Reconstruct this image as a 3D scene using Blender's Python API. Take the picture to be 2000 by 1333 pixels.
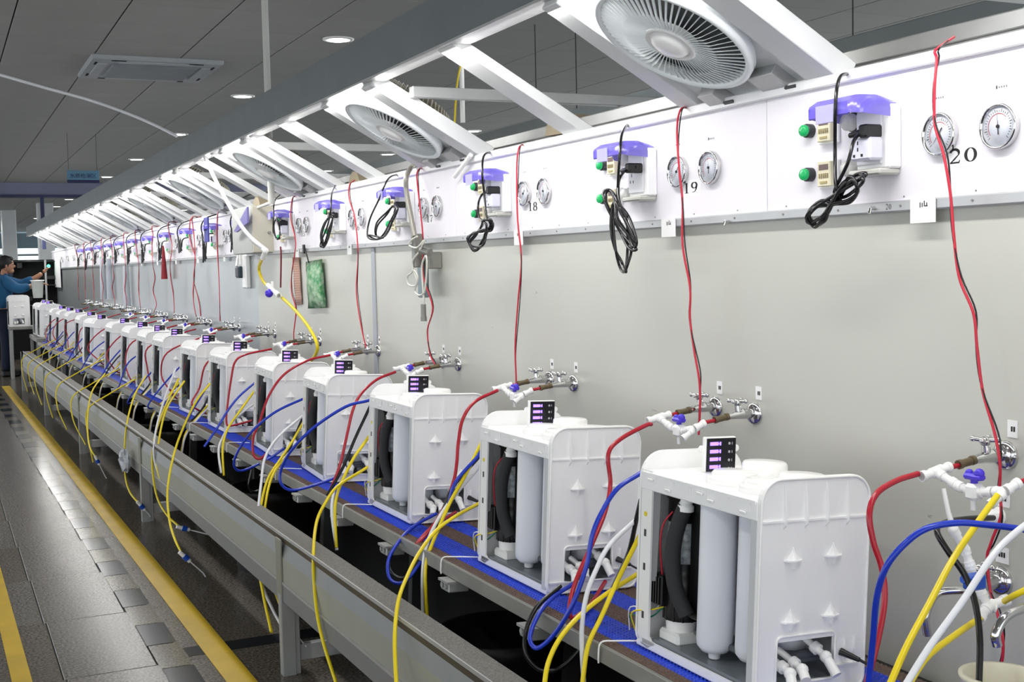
import bpy, bmesh, math, random
from mathutils import Vector, Matrix
random.seed(7)
sc = bpy.context.scene
for o in list(bpy.data.objects): bpy.data.objects.remove(o)
C = sc.collection
# ---------------------------------------------------------------- camera
FPX = 2360.0; CXP, CYP = 1000.0, 666.5; EYE = 1.47
VX = Vector((0.90309354, -0.04685269, 0.42688042))     # camera-space (x right, y down, z forward) image of world X
VY = Vector((-0.42888253, -0.04758991, 0.90210586))
VZ = Vector((-0.02195089, -0.99776752, -0.06307244))
cam = bpy.data.cameras.new('camera'); cam.sensor_width = 36; cam.lens = FPX/2000*36
cam.clip_start = 0.05; cam.clip_end = 200
co = bpy.data.objects.new('camera', cam); C.objects.link(co)
R = Matrix(((VX[0], -VX[1], -VX[2]), (VY[0], -VY[1], -VY[2]), (VZ[0], -VZ[1], -VZ[2])))
co.matrix_world = Matrix.Translation((0, 0, EYE)) @ R.to_4x4()
sc.camera = co
def ray(u, v):
    c = Vector((u-CXP, v-CYP, FPX)); return Vector((c.dot(VX), c.dot(VY), c.dot(VZ)))
def at(u, v, k):
    """pixel to a point on the plane X = k (k > 0) or on the plane Y = -k (k < 0)"""
    r = ray(u, v); t = k/r.x if k > 0 else -k/r.y
    return Vector((r.x*t, r.y*t, r.z*t+EYE))
# ---------------------------------------------------------------- light
sc.view_settings.view_transform = 'Standard'; sc.view_settings.look = 'None'
sc.view_settings.gamma = 1; sc.view_settings.use_curve_mapping = False
sc.view_settings.exposure = 0.6
w = bpy.data.worlds.new('world'); sc.world = w; w.use_nodes = True
w.node_tree.nodes['Background'].inputs[0].default_value = (0.93, 0.97, 1.0, 1)
w.node_tree.nodes['Background'].inputs[1].default_value = 1.25
def area(name, loc, direction, sx, sy, power, col=(1, 0.98, 0.95)):
    l = bpy.data.lights.new(name, 'AREA'); l.shape = 'RECTANGLE'; l.size = sx; l.size_y = sy
    l.energy = power; l.color = col
    o = bpy.data.objects.new(name, l); C.objects.link(o); o.location = loc
    d = Vector(direction).normalized(); z = -d; x = Vector((0, 1, 0)); y = z.cross(x).normalized()
    o.matrix_world = Matrix.Translation(loc) @ Matrix((x, y, z)).transposed().to_4x4()
    return o
# the fluorescent tubes tucked under the long beam: they shine on the wall board, the belt and the slats
area('beam_light', (1.475, 11.6, 2.126), (0.5, 0, -1), 22.6, 0.05, 105)
area('beam_light_back', (1.475, 11.6, 2.124), (0.8, 0, 0.6), 22.6, 0.03, 3.5)
# ---------------------------------------------------------------- materials
def lin(c): return tuple(((x/255)/12.92 if x/255 <= 0.04045 else ((x/255+0.055)/1.055)**2.4) for x in c)
MC = {}
def mat(name, rgb, rough=0.5, metal=0.0, var=0.0, scale=8.0, bump=0.0, bscale=60.0, emit=0.0, alpha=1.0, rgb2=None, stretch=None, coat=0.0, trans=0.0):
    if name in MC: return MC[name]
    m = bpy.data.materials.new(name); m.use_nodes = True; nt = m.node_tree; b = nt.nodes['Principled BSDF']
    col = (*lin(rgb), 1)
    b.inputs['Base Color'].default_value = col; b.inputs['Roughness'].default_value = rough
    b.inputs['Metallic'].default_value = metal; b.inputs['Coat Weight'].default_value = coat
    b.inputs['Alpha'].default_value = alpha; b.inputs['Transmission Weight'].default_value = trans
    tc = nt.nodes.new('ShaderNodeTexCoord'); mp = nt.nodes.new('ShaderNodeMapping'); nt.links.new(tc.outputs['Object'], mp.inputs[0])
    if stretch: mp.inputs['Scale'].default_value = stretch
    if var > 0 or rgb2:
        n = nt.nodes.new('ShaderNodeTexNoise'); n.inputs['Scale'].default_value = scale; n.inputs['Detail'].default_value = 5
        nt.links.new(mp.outputs[0], n.inputs['Vector'])
        r = nt.nodes.new('ShaderNodeValToRGB'); r.color_ramp.elements[0].position = 0.35; r.color_ramp.elements[1].position = 0.65
        c2 = lin(rgb2) if rgb2 else tuple(x*(1-var) for x in col[:3])
        r.color_ramp.elements[0].color = (*c2, 1); r.color_ramp.elements[1].color = col
        nt.links.new(n.outputs['Fac'], r.inputs[0]); nt.links.new(r.outputs[0], b.inputs['Base Color'])
    if bump > 0:
        n2 = nt.nodes.new('ShaderNodeTexNoise'); n2.inputs['Scale'].default_value = bscale; nt.links.new(mp.outputs[0], n2.inputs['Vector'])
        bp = nt.nodes.new('ShaderNodeBump'); bp.inputs['Strength'].default_value = bump; bp.inputs['Distance'].default_value = 0.01
        nt.links.new(n2.outputs['Fac'], bp.inputs['Height']); nt.links.new(bp.outputs[0], b.inputs['Normal'])
    if emit > 0:
        b.inputs['Emission Color'].default_value = col; b.inputs['Emission Strength'].default_value = emit
    MC[name] = m; return m
WHITE = mat('white_plastic', (250, 250, 250), 0.38, var=0.03, scale=6, bump=0.03)
WHITE2 = mat('white_gloss_plastic', (248, 248, 246), 0.25)
GREYPL = mat('light_grey_plastic', (205, 207, 210), 0.4, var=0.04)
FILTER = mat('filter_plastic', (230, 233, 240), 0.35, var=0.02)
TRAYM = mat('smoky_tray_plastic', (150, 158, 166), 0.15, var=0.1, alpha=0.75)
BLACK = mat('black_plastic', (18, 18, 19), 0.35, var=0.2)
RUBBER = mat('black_foam', (48, 48, 50), 0.75, var=0.15, bump=0.1)
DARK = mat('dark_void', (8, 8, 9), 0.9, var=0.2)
BOARD = mat('white_board', (236, 233, 240), 0.42, var=0.03, scale=3)
ALU = mat('aluminium', (190, 191, 190), 0.38, 0.6, var=0.08, scale=12, bump=0.03)
ALUD = mat('aged_aluminium', (150, 150, 144), 0.45, 0.5, var=0.15, scale=6, bump=0.05)
CHROME = mat('chrome', (215, 215, 215), 0.12, 1.0, var=0.1, scale=20)
BRASS = mat('tarnished_brass', (130, 116, 92), 0.4, 0.7, var=0.25, scale=30)
BEAM = mat('dark_grey_painted_steel', (104, 112, 115), 0.5, 0.1, var=0.1, scale=5, bump=0.04)
SLAT = mat('white_painted_steel', (216, 218, 218), 0.4, var=0.05)
FANW = mat('fan_plastic', (244, 249, 250), 0.35, var=0.04)
CAGE = mat('fan_cage', (190, 184, 168), 0.5, var=0.1)
PURPLE = mat('lilac_clear_plastic', (118, 106, 222), 0.2, var=0.04, alpha=0.72)
GREEN = mat('green_button', (20, 160, 90), 0.3, emit=0.25)
CREAM = mat('cream_plastic', (226, 219, 190), 0.4, var=0.04)
DIAL = mat('dial_white', (204, 208, 218), 0.3, var=0.02)
INK = mat('black_ink', (28, 26, 26), 0.6, var=0.1)
INKR = mat('red_ink', (190, 70, 80), 0.6, var=0.1)
PAPER = mat('white_paper', (240, 240, 240), 0.7, var=0.03)
T_RED = mat('red_tube', (178, 28, 48), 0.25, var=0.08)
T_BLUE = mat('blue_tube', (28, 58, 190), 0.25, var=0.08)
T_BLACK = mat('black_tube', (22, 22, 24), 0.25, var=0.1)
T_WHITE = mat('white_tube', (228, 230, 234), 0.3, var=0.03)
T_YEL = mat('yellow_tube', (238, 214, 24), 0.28, var=0.05)
T_GREY = mat('grey_cable', (150, 152, 148), 0.4, var=0.1)
W_RED = mat('red_wire', (205, 38, 62), 0.4, var=0.08)
W_GREEN = mat('green_wire', (20, 120, 90), 0.4, var=0.08)
VALVE = mat('violet_valve_plastic', (72, 50, 210), 0.35, var=0.08)
VALVEB = mat('blue_valve_plastic', (20, 80, 190), 0.35, var=0.08)
SCREEN = mat('display_black', (16, 14, 24), 0.2, var=0.1)
LEDV = mat('violet_led', (128, 98, 255), 0.4, emit=2.2)
LEDW = mat('lamp_white', (255, 252, 244), 0.4, emit=9.0)
BLUEB = mat('blue_belt', (16, 62, 206), 0.4, var=0.15, scale=40, bump=0.2, bscale=120)
BROWNB = mat('brown_belt', (98, 76, 66), 0.55, var=0.2, scale=40, bump=0.2, bscale=120)
YLINE = mat('yellow_floor_paint', (206, 172, 30), 0.45, var=0.18, scale=5)
BEIGE = mat('beige_painted_metal', (196, 192, 176), 0.4, var=0.04)
GREENP = mat('green_packet', (16, 140, 66), 0.35, var=0.1)
SKIN = mat('skin', (176, 128, 100), 0.5, var=0.08)
HAIR = mat('black_hair', (20, 17, 17), 0.55, var=0.2, scale=60)
JACKET = mat('blue_jacket_cloth', (16, 84, 128), 0.8, var=0.2, scale=10)
TROUS = mat('navy_trouser_cloth', (24, 34, 58), 0.85, var=0.2, scale=10)
# special procedural ones
def wall_mat(name, rgb, rough, metal):
    m = mat(name, rgb, rough, metal, var=0.06, scale=1.3)
    nt = m.node_tree; b = nt.nodes['Principled BSDF']
    tc = nt.nodes.new('ShaderNodeTexCoord'); n = nt.nodes.new('ShaderNodeTexNoise'); n.inputs['Scale'].default_value = 9; n.inputs['Detail'].default_value = 8
    mp = nt.nodes.new('ShaderNodeMapping'); mp.inputs['Scale'].default_value = (1, 1, 3.2)
    nt.links.new(tc.outputs['Object'], mp.inputs[0]); nt.links.new(mp.outputs[0], n.inputs['Vector'])
    r = nt.nodes.new('ShaderNodeValToRGB'); r.color_ramp.elements[0].position = 0.235; r.color_ramp.elements[1].position = 0.27
    r.color_ramp.elements[0].color = (0.25, 0.24, 0.22, 1); r.color_ramp.elements[1].color = (1, 1, 1, 1)
    nt.links.new(n.outputs['Fac'], r.inputs[0])
    mx = nt.nodes.new('ShaderNodeMix'); mx.data_type = 'RGBA'; mx.blend_type = 'MULTIPLY'; mx.inputs[0].default_value = 0.7
    src = b.inputs['Base Color'].links[0].from_socket
    nt.links.new(src, mx.inputs[6]); nt.links.new(r.outputs[0], mx.inputs[7]); nt.links.new(mx.outputs[2], b.inputs['Base Color'])
    return m
WALLM = wall_mat('scuffed_beige_wall', (196, 196, 187), 0.33, 0.1)
STEELW = wall_mat('stainless_wall', (178, 184, 184), 0.28, 0.45)
def granite(name, a, b2, rough):
    m = mat(name, a, rough, 0, rgb2=b2, scale=95)
    nt = m.node_tree
    for n in nt.nodes:
        if n.type == 'VALTORGB': n.color_ramp.elements[0].position = 0.4; n.color_ramp.elements[1].position = 0.6
    nt.nodes['Principled BSDF'].inputs['Specular IOR Level'].default_value = 0.2
    return m
GRAN = granite('polished_granite', (126, 122, 116), (84, 81, 76), 0.22)
GRAN2 = granite('polished_granite_warm', (118, 111, 102), (78, 73, 66), 0.2)
GRAND = granite('dark_granite', (52, 54, 58), (36, 37, 40), 0.14)
GRANL = granite('light_granite', (128, 122, 108), (92, 87, 76), 0.14)
GROUT = mat('grout', (58, 56, 52), 0.8, var=0.1)
CEILT = mat('ceiling_tile', (164, 164, 161), 0.85, var=0.04, scale=2.5, bump=0.05, bscale=300)
CEILG = mat('ceiling_gap', (60, 61, 62), 0.8, var=0.1)
# ---------------------------------------------------------------- geometry helpers
class MB:
    def __init__(s): s.v = []; s.f = []; s.sm = []
    def add(s, vs, fs, smooth=False):
        o = len(s.v); s.v += [Vector(p) for p in vs]; s.f += [tuple(i+o for i in f) for f in fs]; s.sm += [smooth]*len(fs); return s
    def box(s, x0, x1, y0, y1, z0, z1, M=None):
        vs = [Vector((x, y, z)) for z in (z0, z1) for y in (y0, y1) for x in (x0, x1)]
        if M: vs = [M @ p for p in vs]
        return s.add(vs, [(0, 2, 3, 1), (4, 5, 7, 6), (0, 1, 5, 4), (2, 6, 7, 3), (0, 4, 6, 2), (1, 3, 7, 5)])
    def rbox(s, x0, x1, y0, y1, z0, z1, b=0.004, M=None):
        """box with chamfered edges"""
        vs = []; 
        X = (x0, x1); Y = (y0, y1); Z = (z0, z1)
        idx = {}
        for i in (0, 1):
            for j in (0, 1):
                for k in (0, 1):
                    sx, sy, sz = (b if i == 0 else -b), (b if j == 0 else -b), (b if k == 0 else -b)
                    for a in range(3):
                        p = [X[i]+sx, Y[j]+sy, Z[k]+sz]; p[a] = (X[i], Y[j], Z[k])[a]
                        idx[i, j, k, a] = len(vs); vs.append(Vector(p))
        f = []
        for i in (0, 1): f.append([idx[i, 0, 0, 0], idx[i, 1, 0, 0], idx[i, 1, 1, 0], idx[i, 0, 1, 0]][::(-1 if i == 0 else 1)])
        for j in (0, 1): f.append([idx[0, j, 0, 1], idx[0, j, 1, 1], idx[1, j, 1, 1], idx[1, j, 0, 1]][::(-1 if j == 0 else 1)])
        for k in (0, 1): f.append([idx[0, 0, k, 2], idx[1, 0, k, 2], idx[1, 1, k, 2], idx[0, 1, k, 2]][::(-1 if k == 0 else 1)])
        for i in (0, 1):
            for j in (0, 1): f.append([idx[i, j, 0, 0], idx[i, j, 1, 0], idx[i, j, 1, 1], idx[i, j, 0, 1]])
        for i in (0, 1):
            for k in (0, 1): f.append([idx[i, 0, k, 0], idx[i, 1, k, 0], idx[i, 1, k, 2], idx[i, 0, k, 2]])
        for j in (0, 1):
            for k in (0, 1): f.append([idx[0, j, k, 1], idx[1, j, k, 1], idx[1, j, k, 2], idx[0, j, k, 2]])
        for i in (0, 1):
            for j in (0, 1):
                for k in (0, 1): f.append([idx[i, j, k, 0], idx[i, j, k, 1], idx[i, j, k, 2]])
        if M: vs = [M @ p for p in vs]
        return s.add(vs, f)
    def cyl(s, p0, p1, r0, r1=None, n=16, caps=True, smooth=True):
        p0 = Vector(p0); p1 = Vector(p1); r1 = r0 if r1 is None else r1
        d = (p1-p0).normalized(); a = d.orthogonal().normalized(); b = d.cross(a)
        vs = []
        for p, r in ((p0, r0), (p1, r1)):
            for i in range(n):
                t = 2*math.pi*i/n; vs.append(p+a*(r*math.cos(t))+b*(r*math.sin(t)))
        s.add(vs, [(i, (i+1) % n, n+(i+1) % n, n+i) for i in range(n)], smooth)
        if caps:
            s.add(vs[:n], [tuple(range(n))[::-1]]); s.add(vs[n:], [tuple(range(n))])
        return s
    def lathe(s, prof, o=(0, 0, 0), axis=(0, 0, 1), n=20, smooth=True, caps=True):
        o = Vector(o); d = Vector(axis).normalized(); a = d.orthogonal().normalized(); b = d.cross(a); vs = []
        for r, h in prof:
            for i in range(n):
                t = 2*math.pi*i/n; vs.append(o+d*h+a*(r*math.cos(t))+b*(r*math.sin(t)))
        fs = []
        for k in range(len(prof)-1):
            for i in range(n): fs.append((k*n+i, k*n+(i+1) % n, (k+1)*n+(i+1) % n, (k+1)*n+i))
        s.add(vs, fs, smooth)
        if caps and prof[0][0] > 1e-4: s.add(vs[:n], [tuple(range(n))[::-1]])
        if caps and prof[-1][0] > 1e-4: s.add(vs[-n:], [tuple(range(n))])
        return s
    def prism(s, poly, f, d0, d1):
        """poly: 2-D points, f(a, b, d) -> 3-D"""
        n = len(poly); vs = [Vector(f(a, b, d0)) for a, b in poly]+[Vector(f(a, b, d1)) for a, b in poly]
        return s.add(vs, [tuple(range(n))[::-1], tuple(range(n, 2*n))]+[(i, (i+1) % n, n+(i+1) % n, n+i) for i in range(n)])
    def tube(s, pts, r, n=8, smooth=True, closed=False):
        pts = [Vector(p) for p in pts]; m = len(pts); fr = None; rings = []
        for i, p in enumerate(pts):
            t = (pts[(i+1) % m if closed else min(i+1, m-1)]-pts[(i-1) % m if closed else max(i-1, 0)])
            t = t.normalized() if t.length > 1e-9 else Vector((0, 0, 1))
            if fr is None: fr = t.orthogonal().normalized()
            fr = (fr-t*fr.dot(t)); fr = fr.normalized() if fr.length > 1e-6 else t.orthogonal().normalized()
            b = t.cross(fr); rr = r[i] if isinstance(r, (list, tuple)) else r
            rings.append([p+fr*(rr*math.cos(2*math.pi*k/n))+b*(rr*math.sin(2*math.pi*k/n)) for k in range(n)])
        vs = [q for g in rings for q in g]; fs = []
        for i in range(m if closed else m-1):
            j = (i+1) % m
            for k in range(n): fs.append((i*n+k, i*n+(k+1) % n, j*n+(k+1) % n, j*n+k))
        s.add(vs, fs, smooth)
        if not closed: s.add(rings[0], [tuple(range(n))[::-1]]); s.add(rings[-1], [tuple(range(n))])
        return s
    def ball(s, c, r, n=10, sc3=(1, 1, 1)):
        prof = [(max(1e-5, math.sin(math.pi*k/6)), -math.cos(math.pi*k/6)) for k in range(7)]
        c = Vector(c); vs = []; fs = []
        for a, h in prof:
            for i in range(n):
                t = 2*math.pi*i/n; vs.append(c+Vector((a*math.cos(t)*r*sc3[0], a*math.sin(t)*r*sc3[1], h*r*sc3[2])))
        for k in range(6):
            for i in range(n): fs.append((k*n+i, k*n+(i+1) % n, (k+1)*n+(i+1) % n, (k+1)*n+i))
        return s.add(vs, fs, True)
    def mesh(s, name, m):
        me = bpy.data.meshes.new(name); me.from_pydata(s.v, [], s.f); me.polygons.foreach_set('use_smooth', s.sm)
        mm = m if isinstance(m, list) else [m]
        for x in mm: me.materials.append(x)
        me.update(); return me
    def build(s, name, m, parent=None):
        o = bpy.data.objects.new(name, s.mesh(name, m)); C.objects.link(o)
        if parent: o.parent = parent
        return o
def bez(pts, k=8):
    """Catmull-Rom through the points"""
    pts = [Vector(p) for p in pts]; P = [pts[0]*2-pts[1]]+pts+[pts[-1]*2-pts[-2]]; out = []
    for i in range(1, len(P)-2):
        a, b, c, d = P[i-1:i+3]
        for j in range(k):
            t = j/k; out.append(0.5*((2*b)+(c-a)*t+(2*a-5*b+4*c-d)*t*t+(3*b-a-3*c+d)*t**3))
    out.append(P[-2]); return out
def tag(o, label, cat, group=None):
    o['label'] = label; o['category'] = cat
    if group: o['group'] = group
    return o
def thing(name, label, cat, loc=(0, 0, 0), group=None, rot=(0, 0, 0)):
    o = bpy.data.objects.new(name, None); C.objects.link(o); o.location = loc; o.rotation_euler = rot
    o.empty_display_size = 0.05
    return tag(o, label, cat, group)
def struct(o): o['kind'] = 'structure'; return o
KIDS = {}
def copy_tree(o, parent=None):
    c = o.copy(); C.objects.link(c)
    if parent: c.parent = parent
    for ch in list(o.children): copy_tree(ch, c)
    return c
def inst(me, name, parent, loc=(0, 0, 0)):
    o = bpy.data.objects.new(name, me); C.objects.link(o); o.parent = parent; o.location = loc; return o
ORD = ['first', 'second', 'third', 'fourth', 'fifth', 'sixth', 'seventh', 'eighth', 'ninth', 'tenth', 'eleventh', 'twelfth', 'thirteenth', 'fourteenth', 'fifteenth', 'sixteenth', 'seventeenth', 'eighteenth', 'nineteenth', 'twentieth', 'twenty-first', 'twenty-second']
def near(k): return 'nearest one' if k == 0 else ORD[k]+' nearest'
def station(k): return 'the nearest station' if k == 0 else 'the %s-nearest station' % ORD[k]
YW = -0.0125       # the line drifts a little towards the aisle as it recedes
def dx(y): return YW*(y-3.0)
# ================================================================ STRUCTURE
fl = struct(MB().box(-6, 9, -4, 50, -0.1, -0.006).build('floor', GROUT))
tile = MB().rbox(-0.298, 0.298, -0.398, 0.398, -0.02, 0, 0.002).mesh('floor_tile', GRAN)
tile2 = MB().rbox(-0.298, 0.298, -0.398, 0.398, -0.02, 0, 0.002).mesh('floor_tile', GRAN2)
for j in range(36):
    for xi, xc in enumerate((-1.13, -0.53, 0.07)):
        y = 3.4+0.8*j; x = xc+dx(y)
        inst(tile if (xi+j) % 2 else tile2, 'floor_tile', fl, (x+0.0, y, 0))
mp_ = MB().rbox(-0.164, 0.164, -0.398, 0.398, -0.02, 0, 0.002).mesh('floor_tile', GRAN)
mr_ = MB().rbox(-0.298, 0.298, -0.398, 0.398, -0.02, 0, 0.002).mesh('floor_tile', GRAN2)
for j in range(36):
    y = 3.4+0.8*j
    inst(mp_, 'floor_tile', fl, (0.537+dx(y), y, 0))
    inst(mr_, 'floor_tile', fl, (1.10+dx(y), y, 0))
    inst(mr_, 'floor_tile', fl, (1.70+dx(y), y, 0))
cd = MB().rbox(-0.058, 0.058, -0.152, 0.152, -0.02, 0, 0.0015).mesh('checker_tile', GRAND)
cl = MB().rbox(-0.058, 0.058, -0.152, 0.152, -0.02, 0, 0.0015).mesh('checker_tile', GRANL)
for j in range(80):
    y = 3.46+0.31*j
    inst(cd if j % 2 else cl, 'checker_tile', fl, (0.74+dx(y)+0.02-0.0*j, y, 0.0004))
# dark crossing strip
inst(MB().rbox(-0.28, 0.4, -0.06, 0.06, -0.02, 0.001, 0.001).mesh('dark_strip_tile', GRAND), 'dark_strip_tile', fl, (1.08, 4.7, 0.0004))
# painted lines
def line(x0, x1, y0, y1, label):
    o = MB().add([(x0+dx(y0), y0, 0.0015), (x1+dx(y0), y0, 0.0015), (x1+dx(y1), y1, 0.0015), (x0+dx(y1), y1, 0.0015), (x0+dx(y0), y0, 0.003), (x1+dx(y0), y0, 0.003), (x1+dx(y1), y1, 0.003), (x0+dx(y1), y1, 0.003)],
        [(0, 3, 2, 1), (4, 5, 6, 7), (0, 1, 5, 4), (1, 2, 6, 5), (2, 3, 7, 6), (3, 0, 4, 7)]).build('floor_line', YLINE)
    tag(o, label, 'floor marking', 'yellow floor lines'); return o
line(0.882, 0.981, 3.6, 17.4, 'long yellow painted line on the floor beside the trough legs')
line(0.215-0.02, 0.262-0.0, 3.6, 7.6, 'short yellow painted line at the left edge of the floor')
# ceiling
CZ = 3.0
ce = struct(MB().box(-6, 9, -4, 50, CZ+0.012, CZ+0.1).build('ceiling', CEILG))
ct = MB().rbox(-0.289, 0.289, -0.297, 0.297, -0.0, 0.014, 0.003).mesh('ceiling_tile', CEILT)
cells = []
for i in range(-9, 14):
    for j in range(8, 78):
        cells.append((0.77+0.586*i, 0.3+0.6*j))
cells.sort(key=lambda c: (c[1] > 24.5, c[1]+(0 if -1.2 < c[0] < 6.2 else 40)))
far = MB()
AC = (1.50, 9.4)
n_ = 0
for (x, y) in cells:
    if abs(x-AC[0]) < 0.40 and abs(y-AC[1]) < 0.35: continue
    if n_ < 290: inst(ct, 'ceiling_tile', ce, (x, y, CZ)); n_ += 1
    else: far.rbox(x-0.289, x+0.289, y-0.297, y+0.297, CZ, CZ+0.014, 0.003)
o = far.build('far_ceiling_tiles', CEILT, ce); o['kind'] = 'stuff'
near_c = MB()
for i in range(-9, 14):
    for j in range(-6, 8): 
        x, y = 0.77+0.586*i, 0.3+0.6*j; near_c.box(x-0.289, x+0.289, y-0.297, y+0.297, CZ, CZ+0.014)
o = near_c.build('ceiling_tiles_behind', CEILT, ce); o['kind'] = 'stuff'
# partition wall that carries the stations
WY0, WY1 = 0.3, 23.4
wr = struct(MB().box(1.90, 1.96, WY0, 7.9, 0.0, 1.86).build('wall_right', WALLM))
MB().box(1.90, 1.96, 7.9, WY1, 0.0, 1.86).build('stainless_panel', STEELW, wr)
joints = [WY0, 0.47, 2.476, 4.49, 6.5, 8.51, 10.52, 12.53, 14.54, 16.55, 18.56, 20.57, WY1]
for a, b in zip(joints[:-1], joints[1:]):
    MB().rbox(1.888, 1.90, a+0.0015, b-0.0015, 1.585, 1.868, 0.001).build('white_board', BOARD, wr)
cap = struct(MB().rbox(1.876, 1.99, WY0, WY1, 1.866, 1.893, 0.003).build('trim_1', mat('cap_white', (238, 238, 240), 0.4, var=0.02)))
rail_ = struct(MB().rbox(1.878, 1.90, WY0, WY1, 1.566, 1.590, 0.003).build('trim_2', mat('grey_rail', (188, 190, 192), 0.35, 0.3, var=0.06)))
for y in (5.55,):
    MB().rbox(1.894, 1.901, y-0.025, y+0.025, 0.6, 1.566, 0.002).build('joint_strip', mat('strip_grey', (170, 174, 182), 0.4, 0.2, var=0.05), wr)
for k in range(60):   # little rivets along the grey rail and board
    pass
riv = MB()
for k in range(110):
    y = 0.6+0.2*k; riv.cyl((1.8785, y, 1.5785), (1.876, y, 1.5785), 0.0028, n=6); riv.cyl((1.888, y, 1.598), (1.8865, y, 1.598), 0.002, n=6)
o = riv.build('rivet', ALUD, wr); o['kind'] = 'stuff'
# end of the hall: header beam, glass partition, windows, columns
struct(MB().box(-6, 9, 21.6, 21.9, 2.80, 3.0).build('trim_3', mat('header_blue_grey', (128, 132, 158), 0.5, var=0.06)))
struct(MB().box(-6, 9, 21.56, 21.9, 2.765, 2.80).build('trim_4', mat('header_dark_blue', (52, 58, 96), 0.5, var=0.06)))
for i, x in enumerate((-1.5, 1.63, 5.0)):
    struct(MB().box(x-0.03, x+0.03, 21.6, 21.66, 1.9, 2.77).build('trim_%d' % (5+i), mat('header_dark_blue', (52, 58, 96))))
struct(MB().box(-6, 9, 46.0, 46.2, 0, 3.2).build('wall_back', mat('pale_blue_wall', (150, 160, 166), 0.7, var=0.06)))
WIN = mat('daylit_window', (225, 240, 248), 0.4, emit=1.0); BLIND = mat('blue_grey_blind', (128, 150, 162), 0.6, var=0.08)
FRM = mat('window_frame_grey', (150, 158, 162), 0.5, var=0.05)
for i, x in enumerate((-2.2, -0.2, 1.9, 3.1, 4.3, 5.5)):
    f = struct(MB().box(x-0.55, x+0.55, 45.9, 45.99, 1.3, 2.95).build('window_%d' % (i+1), WIN))
    MB().box(x-0.56, x+0.56, 45.86, 45.9, 2.42, 2.95).build('blind', BLIND, f)
    fr = MB().box(x-0.6, x-0.55, 45.8, 45.95, 1.3, 3.0).box(x+0.55, x+0.6, 45.8, 45.95, 1.3, 3.0).box(x-0.6, x+0.6, 45.8, 45.95, 2.15, 2.22).box(x-0.6, x+0.6, 45.8, 45.95, 1.25, 1.33)
    fr.build('window_frame', FRM, f)
for i, (x, y) in enumerate(((2.12, 27.5), (1.55, 30.5), (5.6, 27.5))):
    c = MB().rbox(x-0.16, x+0.16, y-0.16, y+0.16, 0, 3.0, 0.02).build('pillar', mat('white_pillar', (205, 210, 212), 0.6, var=0.04))
    tag(c, ['white square pillar beyond the header, nearest of the pillars behind the worker', 'white square pillar farther back at the left edge', 'white square pillar behind the fans'][i], 'pillar')
# ================================================================ DOWNLIGHTS
dl_h = MB().lathe([(0.105, 0.0), (0.105, -0.006), (0.078, -0.010), (0.078, 0.0)], n=24, caps=False).mesh('lamp_rim', WHITE2)
dl_e = MB().lathe([(0.0001, -0.0085), (0.078, -0.0085), (0.078, -0.002)], n=24).mesh('diffuser', LEDW)
dls = [(2.49, y) for y in (-1.2, 1.8, 4.85, 7.87, 10.67, 13.8, 16.96, 20.1, 23.1, 26.2, 29.0, 32, 35)]+[(5.57, y) for y in (12.7, 15.57, 18.4, 21.4, 24.5, 27.5, 30.5)]+[(-0.6, y) for y in (-1.2, 1.8, 4.85, 7.87, 10.67, 13.8, 16.96, 20.1, 26.2)]+[(0.9, y) for y in (24.5, 27.5, 30.5, 33.5, 37)]  # aisle row and lamps nearest the camera are unseen, added for frontal light
for i, (x, y) in enumerate(dls):
    row = 'row above the belt' if x == 2.49 else 'row beyond the wall' if x > 5 else 'unseen row added over the aisle' if x < 0 else 'row behind the header beam'
    same = [d for d in dls if d[0] == x]; k = same.index((x, y))
    t = thing('downlight', 'round recessed ceiling downlight, %s in the %s' % ('nearest' if k == 0 else ORD[k]+' away', row), 'ceiling light', (x, y, CZ), 'round recessed downlights')
    inst(dl_h, 'lamp_rim', t); inst(dl_e, 'diffuser', t)
    l = bpy.data.lights.new('downlight_lamp', 'SPOT'); l.energy = 26; l.spot_size = 2.6; l.spot_blend = 0.6; l.shadow_soft_size = 0.08; l.color = (1, 0.98, 0.95)
    lo = bpy.data.objects.new('lamp', l); C.objects.link(lo); lo.parent = t; lo.location = (0, 0, -0.03)
# air conditioner cassette
t = thing('ceiling_air_conditioner', 'square white ceiling air conditioner cassette set in the grey tiles', 'air conditioner', (AC[0], AC[1], CZ))
MB().rbox(-0.46, 0.46, -0.46, 0.46, -0.03, 0.02, 0.01).build('casing', mat('cassette_grey', (168, 174, 178), 0.5, var=0.04), t)
MB().rbox(-0.30, 0.30, -0.30, 0.30, -0.045, -0.02, 0.008).build('intake_grille', mat('cassette_dark', (128, 136, 142), 0.5, var=0.08), t)
for a in range(4):
    M = Matrix.Rotation(a*math.pi/2, 4, 'Z')
    MB().rbox(-0.27, 0.27, 0.33, 0.40, -0.038, -0.025, 0.004, M).build('louvre', mat('cassette_grey', (168, 174, 178)), t)
    MB().box(-0.32, -0.22, 0.405, 0.42, -0.034, -0.029, M).build('air_slot', DARK, t); MB().box(0.22, 0.32, 0.405, 0.42, -0.034, -0.029, M).build('air_slot', DARK, t)
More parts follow.
